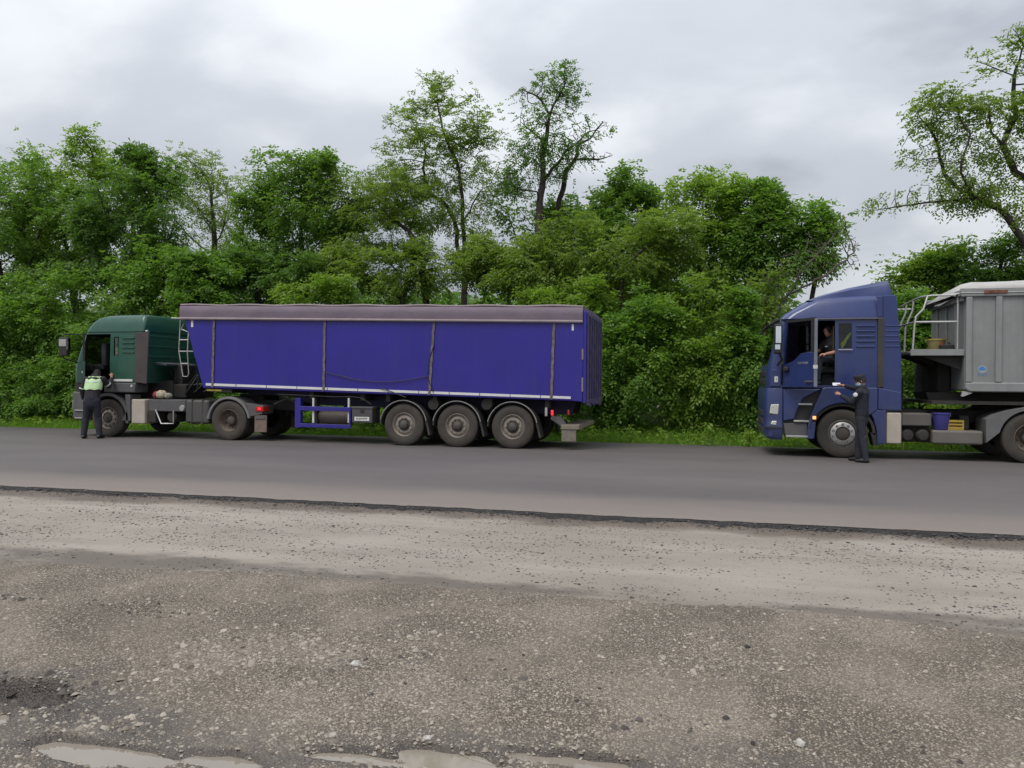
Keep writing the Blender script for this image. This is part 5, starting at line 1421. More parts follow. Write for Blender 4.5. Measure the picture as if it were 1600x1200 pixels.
class Body:
    """one continuous skin: tapered limbs and ellipsoids in local axes (forward, left, up), fused into one surface"""
    def __init__(s):
        s.m = MB(); s.src = []          # (points, radii, material slot) to colour the fused surface
    def limb(s, pts, rs, mi, side=None, flat=1.0):
        """tapered tube; flat < 1 squeezes it along `side`"""
        P = [Vector(p) for p in pts]; n = 14; rings = []
        full = []
        for i in range(len(P)):
            full.append((P[i], rs[i]))
        d0 = (P[0] - P[1]).normalized(); d1 = (P[-1] - P[-2]).normalized()
        seq = [(P[0] + d0 * rs[0] * k, rs[0] * math.sqrt(max(0, 1 - k * k))) for k in (.96, .75, .4)] + full + [(P[-1] + d1 * rs[-1] * k, rs[-1] * math.sqrt(max(0, 1 - k * k))) for k in (.4, .75, .96)]
        prev = None
        for i, (p, r) in enumerate(seq):
            a = seq[max(i - 1, 0)][0]; b = seq[min(i + 1, len(seq) - 1)][0]
            d = (b - a).normalized()
            ref = Vector(side) if side else (Vector((0, 1, 0)) if abs(d.y) < .8 else Vector((1, 0, 0)))
            u = (ref - d * ref.dot(d)).normalized(); w = d.cross(u)
            f = flat
            rings.append([tuple(p + u * math.cos(q * 2 * math.pi / n) * r * f + w * math.sin(q * 2 * math.pi / n) * r) for q in range(n)])
        s.m.loft(rings)
        for i in range(len(P) - 1):
            s.src.append((P[i], P[i + 1], rs[i], rs[i + 1], mi, u.copy() if side else None, flat))
    def ell(s, c, r, mi):
        c = Vector(c); rings = []; n = 14
        for i in range(1, 10):
            ph = math.pi * i / 10
            rings.append([(c.x + r[0] * math.sin(ph) * math.cos(q * 2 * math.pi / n), c.y + r[1] * math.sin(ph) * math.sin(q * 2 * math.pi / n), c.z - r[2] * math.cos(ph)) for q in range(n)])
        s.m.loft(rings)
        k = min(r); s.src.append((c, c + Vector((0, 0, .0001)), k, k, mi, None, 1.0))
    def hand(s, wrist, d, palm_n, mi, curl=.5, L=.18, thumb=1):
        """palm, four unequal bent fingers and a thumb from the side of the palm"""
        w = Vector(wrist); d = Vector(d).normalized(); nrm = Vector(palm_n); nrm = (nrm - d * nrm.dot(d)).normalized(); sd = d.cross(nrm)
        s.limb([w, w + d * .05, w + d * .085], [.026, .036, .034], mi, side=tuple(nrm), flat=.5)
        for k, ln in enumerate((.070, .080, .075, .058)):
            o = w + d * .088 + sd * (.030 - .020 * k)
            a1 = curl * .5; a2 = curl * 1.3
            p1 = o + (d * math.cos(a1) + nrm * math.sin(a1)) * ln * .45
            p2 = p1 + (d * math.cos(a1 + a2 * .6) + nrm * math.sin(a1 + a2 * .6)) * ln * .32
            p3 = p2 + (d * math.cos(a1 + a2) + nrm * math.sin(a1 + a2)) * ln * .25
            s.limb([o - d * .02, p1, p2, p3], [.0095, .009, .0085, .0075], mi)
        t0 = w + d * .03 + sd * .030 * thumb
        t1 = t0 + (d * .7 + sd * .6 * thumb + nrm * .35).normalized() * .04; t2 = t1 + (d * .9 + nrm * .5).normalized() * .035
        s.limb([t0, t1, t2], [.014, .0105, .009], mi)
    def head(s, c, yaw=0.0, pitch=0.0, mi=0, neck=None):
        """skull, jaw, nose, brow, lips, ears and eye hollows; returns the head's frame"""
        Rm = Matrix.Rotation(yaw, 3, 'Z') @ Matrix.Rotation(pitch, 3, 'Y')
        c = Vector(c); f = lambda x, y, z: c + Rm @ Vector((x, y, z))
        def e(p, r): s.ellR(f(*p), r, Rm, mi)
        e((-.005, 0, .035), (.098, .076, .088)); e((.022, 0, -.045), (.070, .060, .070)); e((.060, 0, -.085), (.028, .034, .024))
        e((.096, 0, -.018), (.020, .015, .018)); s.limb([f(.088, 0, .018), f(.104, 0, -.014)], [.010, .013], mi)
        e((.082, 0, -.055), (.014, .026, .007)); e((.082, 0, -.068), (.013, .022, .007))
        e((.078, .030, .030), (.014, .026, .009)); e((.078, -.030, .030), (.014, .026, .009))
        e((.055, .045, -.02), (.026, .022, .022)); e((.055, -.045, -.02), (.026, .022, .022))
        e((-.010, .078, -.005), (.016, .010, .032)); e((-.010, -.078, -.005), (.016, .010, .032))
        if neck: s.limb([Vector(neck), c + Rm @ Vector((-.02, 0, -.06))], [.062, .055], mi)
        return c, Rm
    def ellR(s, c, r, Rm, mi):
        c = Vector(c); rings = []; n = 12
        for i in range(1, 9):
            ph = math.pi * i / 9
            rings.append([tuple(c + Rm @ Vector((r[0] * math.sin(ph) * math.cos(q * 2 * math.pi / n), r[1] * math.sin(ph) * math.sin(q * 2 * math.pi / n), -r[2] * math.cos(ph)))) for q in range(n)])
        s.m.loft(rings)
        k = min(r); s.src.append((c, c + Vector((0, 0, .0001)), k, k, mi, None, 1.0))
    def build(s, name, mats, parent, voxel=.0098, smooth=2):
        me = s.m.mesh('tmp', mats[0]); o = put(name, me, parent)
        r = o.modifiers.new('r', 'REMESH'); r.mode = 'VOXEL'; r.voxel_size = voxel; r.use_smooth_shade = True
        sm = o.modifiers.new('s', 'SMOOTH'); sm.factor = .5; sm.iterations = smooth
        dg = bpy.context.evaluated_depsgraph_get(); dg.update()
        new = bpy.data.meshes.new_from_object(o.evaluated_get(dg), depsgraph=dg)
        o.modifiers.clear(); o.data = new; bpy.data.meshes.remove(me)
        new.materials.clear()
        for mm in mats: new.materials.append(mm)
        n = len(new.polygons); C = np.empty(n * 3); new.polygons.foreach_get('center', C); C = C.reshape(-1, 3)
        best = np.full(n, 1e9); idx = np.zeros(n, np.int32)
        for a, b, ra, rb, mi, u, fl in s.src:
            A = np.array(a); D = np.array(b) - A; t = np.clip(((C - A) @ D) / (D @ D), 0, 1)
            dist = np.linalg.norm(C - (A + t[:, None] * D), axis=1) - (ra + (rb - ra) * t) * (1.0 if fl >= .99 else (1 + fl) / 2)
            w = dist < best; best[w] = dist[w]; idx[w] = mi
        new.polygons.foreach_set('material_index', idx)
        new.polygons.foreach_set('use_smooth', np.ones(n, bool)); new.update()
        return o
def part(m, name, mm, parent):
    """a piece in the figure's own axes"""
    return put(name, m.mesh(name, mm, sharp=60), parent)
def cap_of(f, Rm, parent, mm):
    m = MB(); g = lambda x, y, z: tuple(f + Rm @ Vector((x, y, z)))
    rings = []
    for z, a, b, o in ((.045, .106, .084, -.004), (.075, .110, .088, -.004), (.105, .112, .090, -.002), (.125, .100, .080, 0), (.136, .060, .050, 0)):
        rings.append([g(o + a * math.cos(q * math.pi / 10), b * math.sin(q * math.pi / 10), z) for q in range(20)])
    m.loft(rings); c = part(m, 'cap', mm, parent)
    m = MB(); rings = []
    for dz in (0, .006):
        pass
    top = []; bot = []
    for q in range(-5, 6):
        a = q * math.pi / 11
        top.append(g(.10 * math.cos(a) + .0, .082 * math.sin(a), .056)); bot.append(g(.10 + .070 * math.cos(a) - .02, .080 * math.sin(a), .040))
    n = len(top)
    m.add(top + bot + [(p[0], p[1], p[2] - .005) for p in top] + [(p[0], p[1], p[2] - .005) for p in bot],
          [(i, i + 1, n + i + 1, n + i) for i in range(n - 1)] + [(2 * n + i, 3 * n + i, 3 * n + i + 1, 2 * n + i + 1) for i in range(n - 1)] + [(n + i, n + i + 1, 3 * n + i + 1, 3 * n + i) for i in range(n - 1)])
    put('visor', m.mesh('visor', mm), c)
def hair_of(f, Rm, parent):
    m = MB(); g = lambda x, y, z: tuple(f + Rm @ Vector((x, y, z)))
    rings = []
    rr = random.Random(3)
    for i in range(1, 7):
        ph = math.pi * .56 * i / 6
        rings.append([g(-.014 + (.103 + .004 * rr.random()) * math.sin(ph) * math.cos(q * math.pi / 10) - .004, (.083 + .003 * rr.random()) * math.sin(ph) * math.sin(q * math.pi / 10), .032 + .100 * math.cos(ph) - (.045 if (i == 6 and math.cos(q * math.pi / 10) < .35) else 0)) for q in range(20)])
    m.loft(rings[::-1]); part(m, 'hair', M_hair, parent)

# ---- officer by the blue truck: stands side-on, facing left, arms raised holding a paper
YO = 17.02
fo = pg(1347, 721, 0.0)
ox = px(1346, 720, YO)[0]
off = thing('person', (ox, YO, 0), 'person in dark navy uniform, cap and mask, holding a paper up to the blue cab', 'person')
off.rotation_euler = (0, 0, R(180 - 30)); 
b = Body()
S_, N_, T_, H_ = 0, 1, 2, 3                      # skin, jacket, trousers, shoes
b.limb([(0, 0, .93), (.0, 0, 1.08), (.015, 0, 1.25), (.0, 0, 1.42), (-.005, 0, 1.49)], [.178, .176, .194, .190, .115], 1, side=(1, 0, 0), flat=.70)
b.limb([(0, 0, .86), (0, 0, .98)], [.165, .165], 2, side=(1, 0, 0), flat=.72)
for s, dx, kx_ in ((1, -.10, .0), (-1, .12, .03)):
    b.limb([(0, s * .085, .90), (dx * .5 + kx_, s * .10, .50), (dx - .02, s * .10, .10)], [.100, .068, .058], 2)
    b.limb([(dx + .0, s * .10, .50), (dx - .015, s * .10, .12)], [.055, .060], 2)
    b.limb([(dx - .05, s * .105, .047), (dx + .07, s * .115, .045), (dx + .16, s * .12, .036)], [.045, .045, .034], 3)
# near (left) arm bent, far (right) arm stretched out
b.limb([(-.01, .185, 1.43), (.13, .235, 1.23)], [.078, .062], 1); b.limb([(.13, .235, 1.23), (.33, .19, 1.345)], [.060, .044], 1)
b.limb([(.31, .195, 1.335), (.36, .18, 1.365)], [.030, .028], 0)
b.hand((.36, .18, 1.365), (.75, -.25, .5), (.5, -.4, -.75), 0, .7)
b.limb([(.0, -.185, 1.44), (.19, -.17, 1.49)], [.076, .062], 1); b.limb([(.19, -.17, 1.49), (.36, -.08, 1.545)], [.058, .042], 1)
b.limb([(.34, -.09, 1.54), (.41, -.06, 1.56)], [.029, .028], 0)
b.hand((.41, -.06, 1.56), (.95, .2, .15), (.1, .1, -1), 0, .8, thumb=-1)
hf, hR = b.head((.035, 0, 1.645), R(26), R(14), 0, (0, 0, 1.47))
body = b.build('body', [M_skin, M_navycloth, M_trousers, M_shoe], off)
cap_of(hf, hR, off, M_blackcloth); hair_of(hf, hR, off)
m = MB(); g = lambda x, y, z: tuple(hf + hR @ Vector((x, y, z)))
rings = []
for z, a, w in ((-.012, .108, .040), (-.035, .118, .056), (-.065, .112, .060), (-.095, .085, .050)):
    rings.append([g(a * math.cos(q * .22) - .006 + .0, (w + .018) * math.sin(q * .22) / math.sin(1.32), z) for q in range(-6, 7)] + [g(a * math.cos(q * .22) - .014, (w + .010) * math.sin(q * .22) / math.sin(1.32), z) for q in range(6, -7, -1)])
m.loft(rings); part(m, 'face_mask', M_mask, off)
m = MB(); m.lathe([(0, -.003), (.042, -.002), (.046, .004)], (0, 0, 0), 20)
bd = part(m, 'shoulder_patch', mat('pale_patch', (.52, .53, .55), .7), off); bd.location = (.03, .285, 1.375); bd.rotation_euler = (R(-12), 0, R(180))
bt = MB(); bt.loft([[(.132 * math.cos(q * math.pi / 8) * 1.0, .178 * math.sin(q * math.pi / 8), z) for q in range(16)] for z in (.955, .995)]); part(bt, 'belt', M_shoe, off)
# paper in the raised hand
pap = thing('paper_sheet', (px(1312, 603, YO)[0], YO + .1, pZ(1312, 603, YO)), 'folded white paper in the raised hand of the person at the blue cab', 'paper')
_w = off.matrix_basis @ Vector((.53, -.03, 1.575))
pap.location = _w
m = MB(); m.add([(-.08, -.04, -.012), (.07, -.05, .010), (.08, .05, .022), (-.07, .06, .0), (-.08, -.04, -.008), (.07, -.05, .014), (.08, .05, .026), (-.07, .06, .004)],
                [(3, 2, 1, 0), (4, 5, 6, 7), (0, 1, 5, 4), (1, 2, 6, 5), (2, 3, 7, 6), (3, 0, 4, 7)])
put('sheet', m.mesh('sheet', M_paper), pap).rotation_euler = (R(28), R(6), R(8))

# ---- officer by the green truck: back to us, leaning into the open door
YP = 17.15
lx = px(144, 683, YP)[0]
gof = thing('person', (lx, YP, 0), 'person in pale green vest and black jacket leaning into the open green cab', 'person')
gof.rotation_euler = (0, 0, R(90 + 18)); gof.scale = (1.05, 1.05, 1.05)
b = Body()
b.limb([(-.02, 0, .98), (.0, 0, 1.12), (.05, 0, 1.30), (.11, 0, 1.48), (.14, 0, 1.545)], [.185, .185, .200, .192, .12], 1, side=(1, 0, 0), flat=.70)
b.limb([(-.02, 0, .90), (-.02, 0, 1.02)], [.185, .182], 2, side=(1, 0, 0), flat=.74)
for s, dx, dy in ((1, .02, .20), (-1, .04, .16)):
    b.limb([(-.02, s * .095, .95), (.02 + dx * .5, s * dy * .8, .52), (dx - .02, s * dy, .10)], [.115, .078, .068], 2)
    b.limb([(.0 + dx, s * dy, .5), (dx - .015, s * dy, .10)], [.064, .072], 2)
    b.limb([(dx - .06, s * dy, .048), (dx + .06, s * (dy + .02), .046), (dx + .16, s * (dy + .03), .036)], [.047, .047, .034], 3)
b.limb([(.11, .205, 1.48), (.08, .285, 1.22)], [.085, .068], 1); b.limb([(.08, .285, 1.22), (.12, .275, 1.02)], [.066, .050], 1)
b.limb([(.12, .275, 1.03), (.13, .272, .98)], [.034, .031], 0); b.hand((.13, .272, .98), (.25, -.05, -1), (.9, -.3, .1), 0, .6, thumb=-1)
b.limb([(.12, -.205, 1.49), (.24, -.30, 1.32)], [.085, .066], 1); b.limb([(.24, -.30, 1.32), (.44, -.27, 1.50)], [.062, .047], 1)
b.limb([(.42, -.272, 1.48), (.48, -.26, 1.55)], [.032, .03], 0); b.hand((.48, -.26, 1.55), (.6, .15, .8), (.5, .6, -.3), 0, .5)
hf, hR = b.head((.285, .015, 1.615), R(10), R(30), 0, (.13, 0, 1.50))
b.build('body', [M_skin, M_blackcloth, M_trousers, M_shoe], gof)
hair_of(hf, hR, gof)
# vest over the upper back and shoulders, a little proud of the jacket
def torso_at(z):
    t = [(.98, -.02, .185), (1.12, .0, .185), (1.30, .05, .200), (1.48, .11, .192), (1.545, .14, .12)]
    for i in range(4):
        if z <= t[i + 1][0]:
            k = (z - t[i][0]) / (t[i + 1][0] - t[i][0])
            return t[i][1] + (t[i + 1][1] - t[i][1]) * k, t[i][2] + (t[i + 1][2] - t[i][2]) * k
    return t[-1][1], t[-1][2]
m = MB(); rings = []
for z in (1.235, 1.29, 1.35, 1.42, 1.48, 1.525, 1.560):
    cx, r_ = torso_at(min(z, 1.545)); r_ = max(r_, .135)
    rings.append([(cx + (r_ * .72 + .018) * math.cos(q * math.pi / 12), (r_ + .016) * math.sin(q * math.pi / 12), z + .012 * math.sin(q * 1.7)) for q in range(24)])
vest = m.loft(rings); vo = part(m, 'vest', M_hivis, gof)
m = MB(); rings = []
for z in (1.415, 1.445):
    cx, r_ = torso_at(z)
    rings.append([(cx + (r_ * .72 + .022) * math.cos(q * math.pi / 12), (r_ + .020) * math.sin(q * math.pi / 12), z) for q in range(24)])
m.loft(rings, cap=False); put('reflective_band', m.mesh('reflective_band', M_reflect, sharp=60), vo)
for a_, b_ in (((.085, .275, 1.262), (.082, .283, 1.238)), ((.205, -.276, 1.372), (.222, -.288, 1.350))):
    m = MB(); m.tube([a_, b_], .080, 16); part(m, 'sleeve_band', M_reflect, gof)
m = MB(); m.tube([(-.075, -.03, 1.36), (-.068, .0, 1.385), (-.066, .03, 1.40)], .006, 6); put('vest_fold', m.mesh('vest_fold', M_flap), vo)

# ---- driver of the blue truck, seated, leaning to the door and looking down
YD = 18.32
drv = thing('person', (sx + .13, YD - .14, zs + .05), 'person in black short sleeved shirt sitting in the doorway of the blue cab', 'person')
drv.rotation_euler = (0, 0, R(180 + 28))
b = Body()
sz = .46                                              # seat top above the cab floor
b.limb([(0, 0, sz + .10), (.03, 0, sz + .26), (.07, 0, sz + .44), (.07, 0, sz + .56)], [.165, .165, .180, .12], 1, side=(1, 0, 0), flat=.72)
for s in (1, -1):
    b.limb([(0, s * .09, sz + .09), (.42, s * .12, sz + .10)], [.095, .068], 2)
    b.limb([(.42, s * .12, sz + .08), (.46, s * .12, .12)], [.062, .05], 2)
    b.limb([(.42, s * .12, .048), (.60, s * .13, .04)], [.045, .036], 3)
b.limb([(.07, .19, sz + .49), (.08, .27, sz + .36)], [.078, .068], 1); b.limb([(.08, .27, sz + .36), (.10, .29, sz + .27)], [.050, .048], 0)
b.limb([(.10, .29, sz + .27), (.34, .23, sz + .22)], [.048, .032], 0); b.hand((.34, .23, sz + .22), (.9, -.2, -.05), (.1, -.3, -1), 0, .6)
b.limb([(.07, -.19, sz + .49), (.16, -.25, sz + .30)], [.075, .065], 1); b.limb([(.16, -.25, sz + .30), (.38, -.14, sz + .28)], [.045, .032], 0)
b.hand((.38, -.14, sz + .28), (.9, .3, .0), (.1, .2, -1), 0, .6, thumb=-1)
hf, hR = b.head((.135, 0, sz + .72), R(14), R(24), 0, (.075, 0, sz + .56))
b.build('body', [M_skin, M_blackcloth, M_trousers, M_shoe], drv)
hair_of(hf, hR, drv)
m = MB(); m.box(.215, .222, .02, .10, sz + .38, sz + .40); part(m, 'shirt_print', M_reflect, drv)

# ================================================================== TREES, BUSHES, GRASS
M_bark = mat('dark_bark', (.052, .043, .036), .95, var=.35, scale=8, bump=.8, bscale=30)
M_bark_pale = mat('grey_bark', (.115, .098, .082), .95, var=.3, scale=8, bump=.8, bscale=30)
LEAF = {
    'ash': leaf_mat('ash_leaf', (0.088, 0.178, 0.03), (0.205, 0.34, 0.07), .50),
    'fresh': leaf_mat('fresh_leaf', (0.125, 0.22, 0.03), (0.285, 0.415, 0.074), .50),
    'olive': leaf_mat('locust_leaf', (0.12, 0.195, 0.032), (0.25, 0.34, 0.074), .50),
    'bush': leaf_mat('bush_leaf', (0.086, 0.185, 0.03), (0.22, 0.365, 0.068), .50),
    'deep': leaf_mat('deep_leaf', (0.07, 0.145, 0.03), (0.16, 0.275, 0.064), .50),
}

def sprays(P, r, L, nl, ll, lw, droop=.35, out=None):
    """compound leaves: nl leaflets in pairs along a drooping stalk; returns vertices and faces"""
    n = len(P)
    az = r.random(n) * 2 * np.pi
    d = np.stack([np.cos(az), np.sin(az), r.normal(-.12, .35, n)], 1)
    if out is not None:
        d = d * .75 + out * .9
    d /= np.linalg.norm(d, axis=1)[:, None]
    up = np.array([0, 0, 1.0]) + r.normal(0, .38, (n, 3))
    s = np.cross(d, up); s /= np.linalg.norm(s, axis=1)[:, None] + 1e-9
    nn = np.cross(s, d)
    L = L * (.7 + .6 * r.random(n))
    Vs = []
    half = nl // 2
    for k in range(nl):
        last = (k == nl - 1) and nl % 2 == 1
        i = k // 2; sg = 1 if k % 2 else -1
        t = (i + .6) / (half + .6) if not last else 1.0
        base = P + d * (L * t)[:, None] - np.array([0, 0, 1.0]) * (droop * L * t * t)[:, None]
        ld = d * .95 if last else d * .45 + s * sg * .9
        ld = ld + nn * r.normal(-.18, .22, n)[:, None] + np.array([0, 0, -1.0]) * .18
        ld /= np.linalg.norm(ld, axis=1)[:, None]
        wd = np.cross(ld, nn + .35 * r.normal(0, 1, (n, 3))); wd /= np.linalg.norm(wd, axis=1)[:, None] + 1e-9
        a = (ll * (.75 + .5 * r.random(n)))[:, None]; w = (lw * (.75 + .5 * r.random(n)))[:, None]
        Vs.append(np.stack([base, base + ld * a * .45 + wd * w * .5, base + ld * a, base + ld * a * .45 - wd * w * .5], 1))
    V = np.concatenate([v[:, None] for v in Vs], 1).reshape(-1, 3)
    F = np.arange(len(V)).reshape(-1, 4)
    tint = np.repeat(np.clip(r.beta(2.2, 2.2, n) + r.normal(0, .08, n), 0, 1), nl)
    tint = np.clip(tint + r.normal(0, .10, len(tint)), 0, 1)
    return V, F, tint

def tubes(paths, name, m, sides=5):
    """paths: list of (points array, radii)"""
    Vs, Fs, o = [], [], 0
    ang = np.arange(sides) * 2 * np.pi / sides
    for P, rad in paths:
        P = np.asarray(P); k = len(P)
        if k < 2: continue
        T = np.gradient(P, axis=0); T /= np.linalg.norm(T, axis=1)[:, None] + 1e-9
        ref = np.where(np.abs(T[:, 2:]) < .9, np.array([[0, 0, 1.0]]), np.array([[1.0, 0, 0]]))
        if np.abs(T[:, 2]).max() > .6: ref = np.tile([[1.0, .2, 0]], (k, 1))
        u = np.cross(T, ref); u /= np.linalg.norm(u, axis=1)[:, None] + 1e-9
        w = np.cross(T, u)
        ring = P[:, None] + (u[:, None] * np.cos(ang)[None, :, None] + w[:, None] * np.sin(ang)[None, :, None]) * np.asarray(rad)[:, None, None]
        Vs.append(ring.reshape(-1, 3))
        i = np.arange(k - 1)[:, None] * sides + np.arange(sides)[None]; j = np.arange(k - 1)[:, None] * sides + (np.arange(sides)[None] + 1) % sides
        Fs.append(np.stack([i, j, j + sides, i + sides], 2).reshape(-1, 4) + o); o += k * sides
    return np.concatenate(Vs), np.concatenate(Fs)

def grow(base, trunk_pts, lobes, r, n_attr, step, pars, kill=None, reach=2.6):
    """space colonisation: branches reach out for points scattered through the crown's lobes"""
    A = []
    vol = np.array([l[1][0] * l[1][1] * l[1][2] for l in lobes]) ** .75; vol /= vol.sum()
    for (c, rad), v in zip(lobes, vol):
        k = max(6, int(n_attr * v))
        q = r.normal(0, 1, (k, 3)); q /= np.linalg.norm(q, axis=1)[:, None]
        A.append(np.array(c) + q * (r.random(k) ** .45)[:, None] * np.array(rad))
    A = np.concatenate(A)
    nodes = [np.array(p, float) for p in trunk_pts]; par = list(pars)
    kill = kill or step * 1.5
    N = np.array(nodes)
    D = np.linalg.norm(A[:, None] - N[None], axis=2); near = D.argmin(1); nd = D.min(1)
    cand_reach = reach
    for it in range(140):
        act = nd < max(cand_reach, 0)
        if len(A) == 0: break
        if act.sum() == 0:
            cand_reach *= 1.4
            if cand_reach > 40: break
            continue
        idx = near[act]; vec = A[act] - N[idx]; vec /= np.linalg.norm(vec, axis=1)[:, None] + 1e-9
        uq, inv = np.unique(idx, return_inverse=True)
        S = np.zeros((len(uq), 3)); np.add.at(S, inv, vec)
        S += r.normal(0, .22, S.shape); S[:, 2] += .06
        S /= np.linalg.norm(S, axis=1)[:, None] + 1e-9
        new = N[uq] + S * step
        # drop repeats
        dd = np.linalg.norm(new[:, None] - N[None], axis=2).min(1); ok = dd > step * .4
        if not ok.any(): break
        new = new[ok]; pu = uq[ok]
        s0 = len(N); N = np.concatenate([N, new]); par += list(pu)
        Dn = np.linalg.norm(A[:, None] - new[None], axis=2); mn = Dn.min(1); am = Dn.argmin(1) + s0
        w = mn < nd; nd[w] = mn[w]; near[w] = am[w]
        k = nd > kill
        A, nd, near = A[k], nd[k], near[k]
        if len(N) > 4200: break
    return N, np.array(par)

def skeleton(N, par, tip, base_r, n_trunk, taper=2.35):
    n = len(N); kids = [[] for _ in range(n)]
    for i in range(1, n): kids[par[i]].append(i)
    rad = np.zeros(n)
    for i in range(n - 1, -1, -1):
        rad[i] = tip if not kids[i] else sum(rad[c] ** taper for c in kids[i]) ** (1 / taper)
    k = base_r / rad[0]
    rad = np.where(rad > tip * 1.01, tip * (rad / tip) ** (math.log(base_r / tip) / math.log(max(rad[0] / tip, 1.01))), tip)
    paths = []; st = [0] if n else []
    seen = set()
    stack = [(0, None)]
    while stack:
        i, p = stack.pop()
        pts = [N[p]] if p is not None else []; rs = [min(rad[p], rad[i] * 1.15)] if p is not None else []
        while True:
            pts.append(N[i]); rs.append(rad[i])
            if not kids[i]: break
            ks = sorted(kids[i], key=lambda c: -rad[c])
            for c in ks[1:]: stack.append((c, i))
            i = ks[0]
        paths.append((np.array(pts), np.array(rs)))
    return paths, rad, kids

def lobe(x, y, rx, ry, Y, dy=None, off=0.0):
    X, Z = px(x, y, Y + off)
    s = abs(px(x + rx, y, Y + off)[0] - X); t = abs(px(x, y - ry, Y + off)[1] - Z)
    return ((X, Y + off, Z), (s, dy if dy else max(.6, min(s, 2.2)), t))

TRIS = 0
def tree(name, label, Y, base_px, lobes, kind='ash', seed=1, base_r=.16, n_attr=420, n_spray=4200, step=.30, ll=.142, lw=.074, nl=5, L=.24,
         bark=None, group=None, trunk=None, cat='tree', spread=.26, tip=.009, lean=0.0, tip_r=.028, extra=(), droop=.35, kill=None):
    global TRIS
    r = np.random.default_rng(seed)
    bx = px(base_px, 650, Y)[0] if not isinstance(base_px, tuple) else base_px[0]
    t = thing(name, (bx, Y, .05), label, cat, group)
    LB = [lobe(*l[:4], Y, l[4] if len(l) > 4 else None, l[5] if len(l) > 5 else 0.0) for l in lobes]
    sat = []                                           # side shoots that break the outline of each lobe
    for c, rd in LB:
        if n_spray < 500 or cat == 'weed': break
        for q in range(3):
            a = r.uniform(-.35, np.pi + .35); f = r.uniform(.95, 1.2); z = r.uniform(.26, .42)
            sat.append(((c[0] + rd[0] * math.cos(a) * f, c[1] + r.uniform(-.8, .8) * rd[1], c[2] + rd[2] * math.sin(a) * f), (rd[0] * z, rd[1] * z, rd[2] * z * 1.2)))
    LB = LB + sat
    if trunk is None:
        zlow = min(c[2] - rd[2] * .6 for c, rd in LB); zlow = max(zlow, .7)
        cx = np.mean([c[0] for c, rd in LB])
        k = max(2, int(zlow / step))
        trunk = [(bx + (cx - bx) * .35 * (i / k) ** 1.5 + .05 * math.sin(i * 1.3 + seed), Y + .05 * math.cos(i * 1.7 + seed), -.1 + (zlow + .1) * i / k) for i in range(k + 1)]
    else:
        P = [px(a, b, Y + c) for a, b, c in trunk]; pts = [(p[0], Y + q[2], p[1]) for p, q in zip(P, trunk)]
        pts[0] = (pts[0][0], pts[0][1], -.1)
        trunk = []
        for a, b in zip(pts[:-1], pts[1:]):
            k = max(1, int((Vector(b) - Vector(a)).length / step))
            trunk += [tuple(Vector(a).lerp(Vector(b), i / k)) for i in range(k)]
        trunk.append(pts[-1])
        trunk = [(p[0] + .03 * math.sin(i * 1.1 + seed), p[1], p[2]) for i, p in enumerate(trunk)]
    pars = [-1] + list(range(len(trunk) - 1))
    for ex in extra:                                   # further stems forking off the first
        P = [px(a, b, Y + c) for a, b, c in ex]; pts = [Vector((p[0], Y + q[2], p[1])) for p, q in zip(P, ex)]
        j = min((i for i in range(len(trunk)) if trunk[i][2] < pts[0].z - .30), key=lambda i: (Vector(trunk[i]) - pts[0]).length); prev = j
        pts = [Vector(trunk[j])] + pts
        for a, b in zip(pts[:-1], pts[1:]):
            k = max(1, round((b - a).length / step))
            for i in range(1, k + 1):
                q = a.lerp(b, i / k); trunk.append((q.x + .035 * math.sin(i * 1.7 + seed), q.y + .03 * math.cos(i * 2.1), q.z + .02 * math.sin(i * 2.3)))
                pars.append(prev); prev = len(trunk) - 1
    N, par = grow(None, trunk, LB, r, n_attr, step, pars, kill)
    paths, rad, kids = skeleton(N, par, tip, base_r, len(trunk))
    loc = np.array(t.location)
    V, F = tubes(paths, 'trunk', bark or M_bark)
    put('trunk', np_mesh('trunk', V - loc, F, [bark or M_bark], smooth=True), t)
    TRIS += len(F) * 2
    if n_spray > 0:
        cand = np.where((rad < tip_r) & (np.arange(len(N)) >= len(trunk)))[0]
        if len(cand) == 0: cand = np.arange(len(N))
        w = 1.0 / (rad[cand] ** .8)
        w *= np.clip((fbm(N[cand, 0] * .8 + seed * 3.1, N[cand, 2] * 1.0 + N[cand, 1] * .6, seed + 5) - .30) * 4.0, .18, 1); w /= w.sum()
        pick = r.choice(cand, n_spray, p=w)
        pp = N[par[pick]]; tt = r.random((n_spray, 1))
        P = N[pick] * tt + pp * (1 - tt) + np.clip(r.normal(0, 1, (n_spray, 3)), -1.35, 1.35) * spread * np.array([1, 1, .75])
        cen = N[cand].mean(0); out = P - cen; out /= np.linalg.norm(out, axis=1)[:, None] + 1e-9
        V, F, tint = sprays(P, r, L, nl, ll, lw, droop, out * .6)
        g_ = np.clip(.5 + 1.3 * (fbm(P[:, 0] * .9 + seed, P[:, 2] * .9 + P[:, 1] * .5, seed) - .47), 0, 1)
        tint = np.clip(.55 * tint + .45 * np.repeat(g_, nl), 0, 1)
        put('crown', np_mesh('crown', V - loc, F, [LEAF[kind]], tint=tint), t)
        TRIS += len(F) * 2
    return t

GT = 'trees in the belt beyond the road'
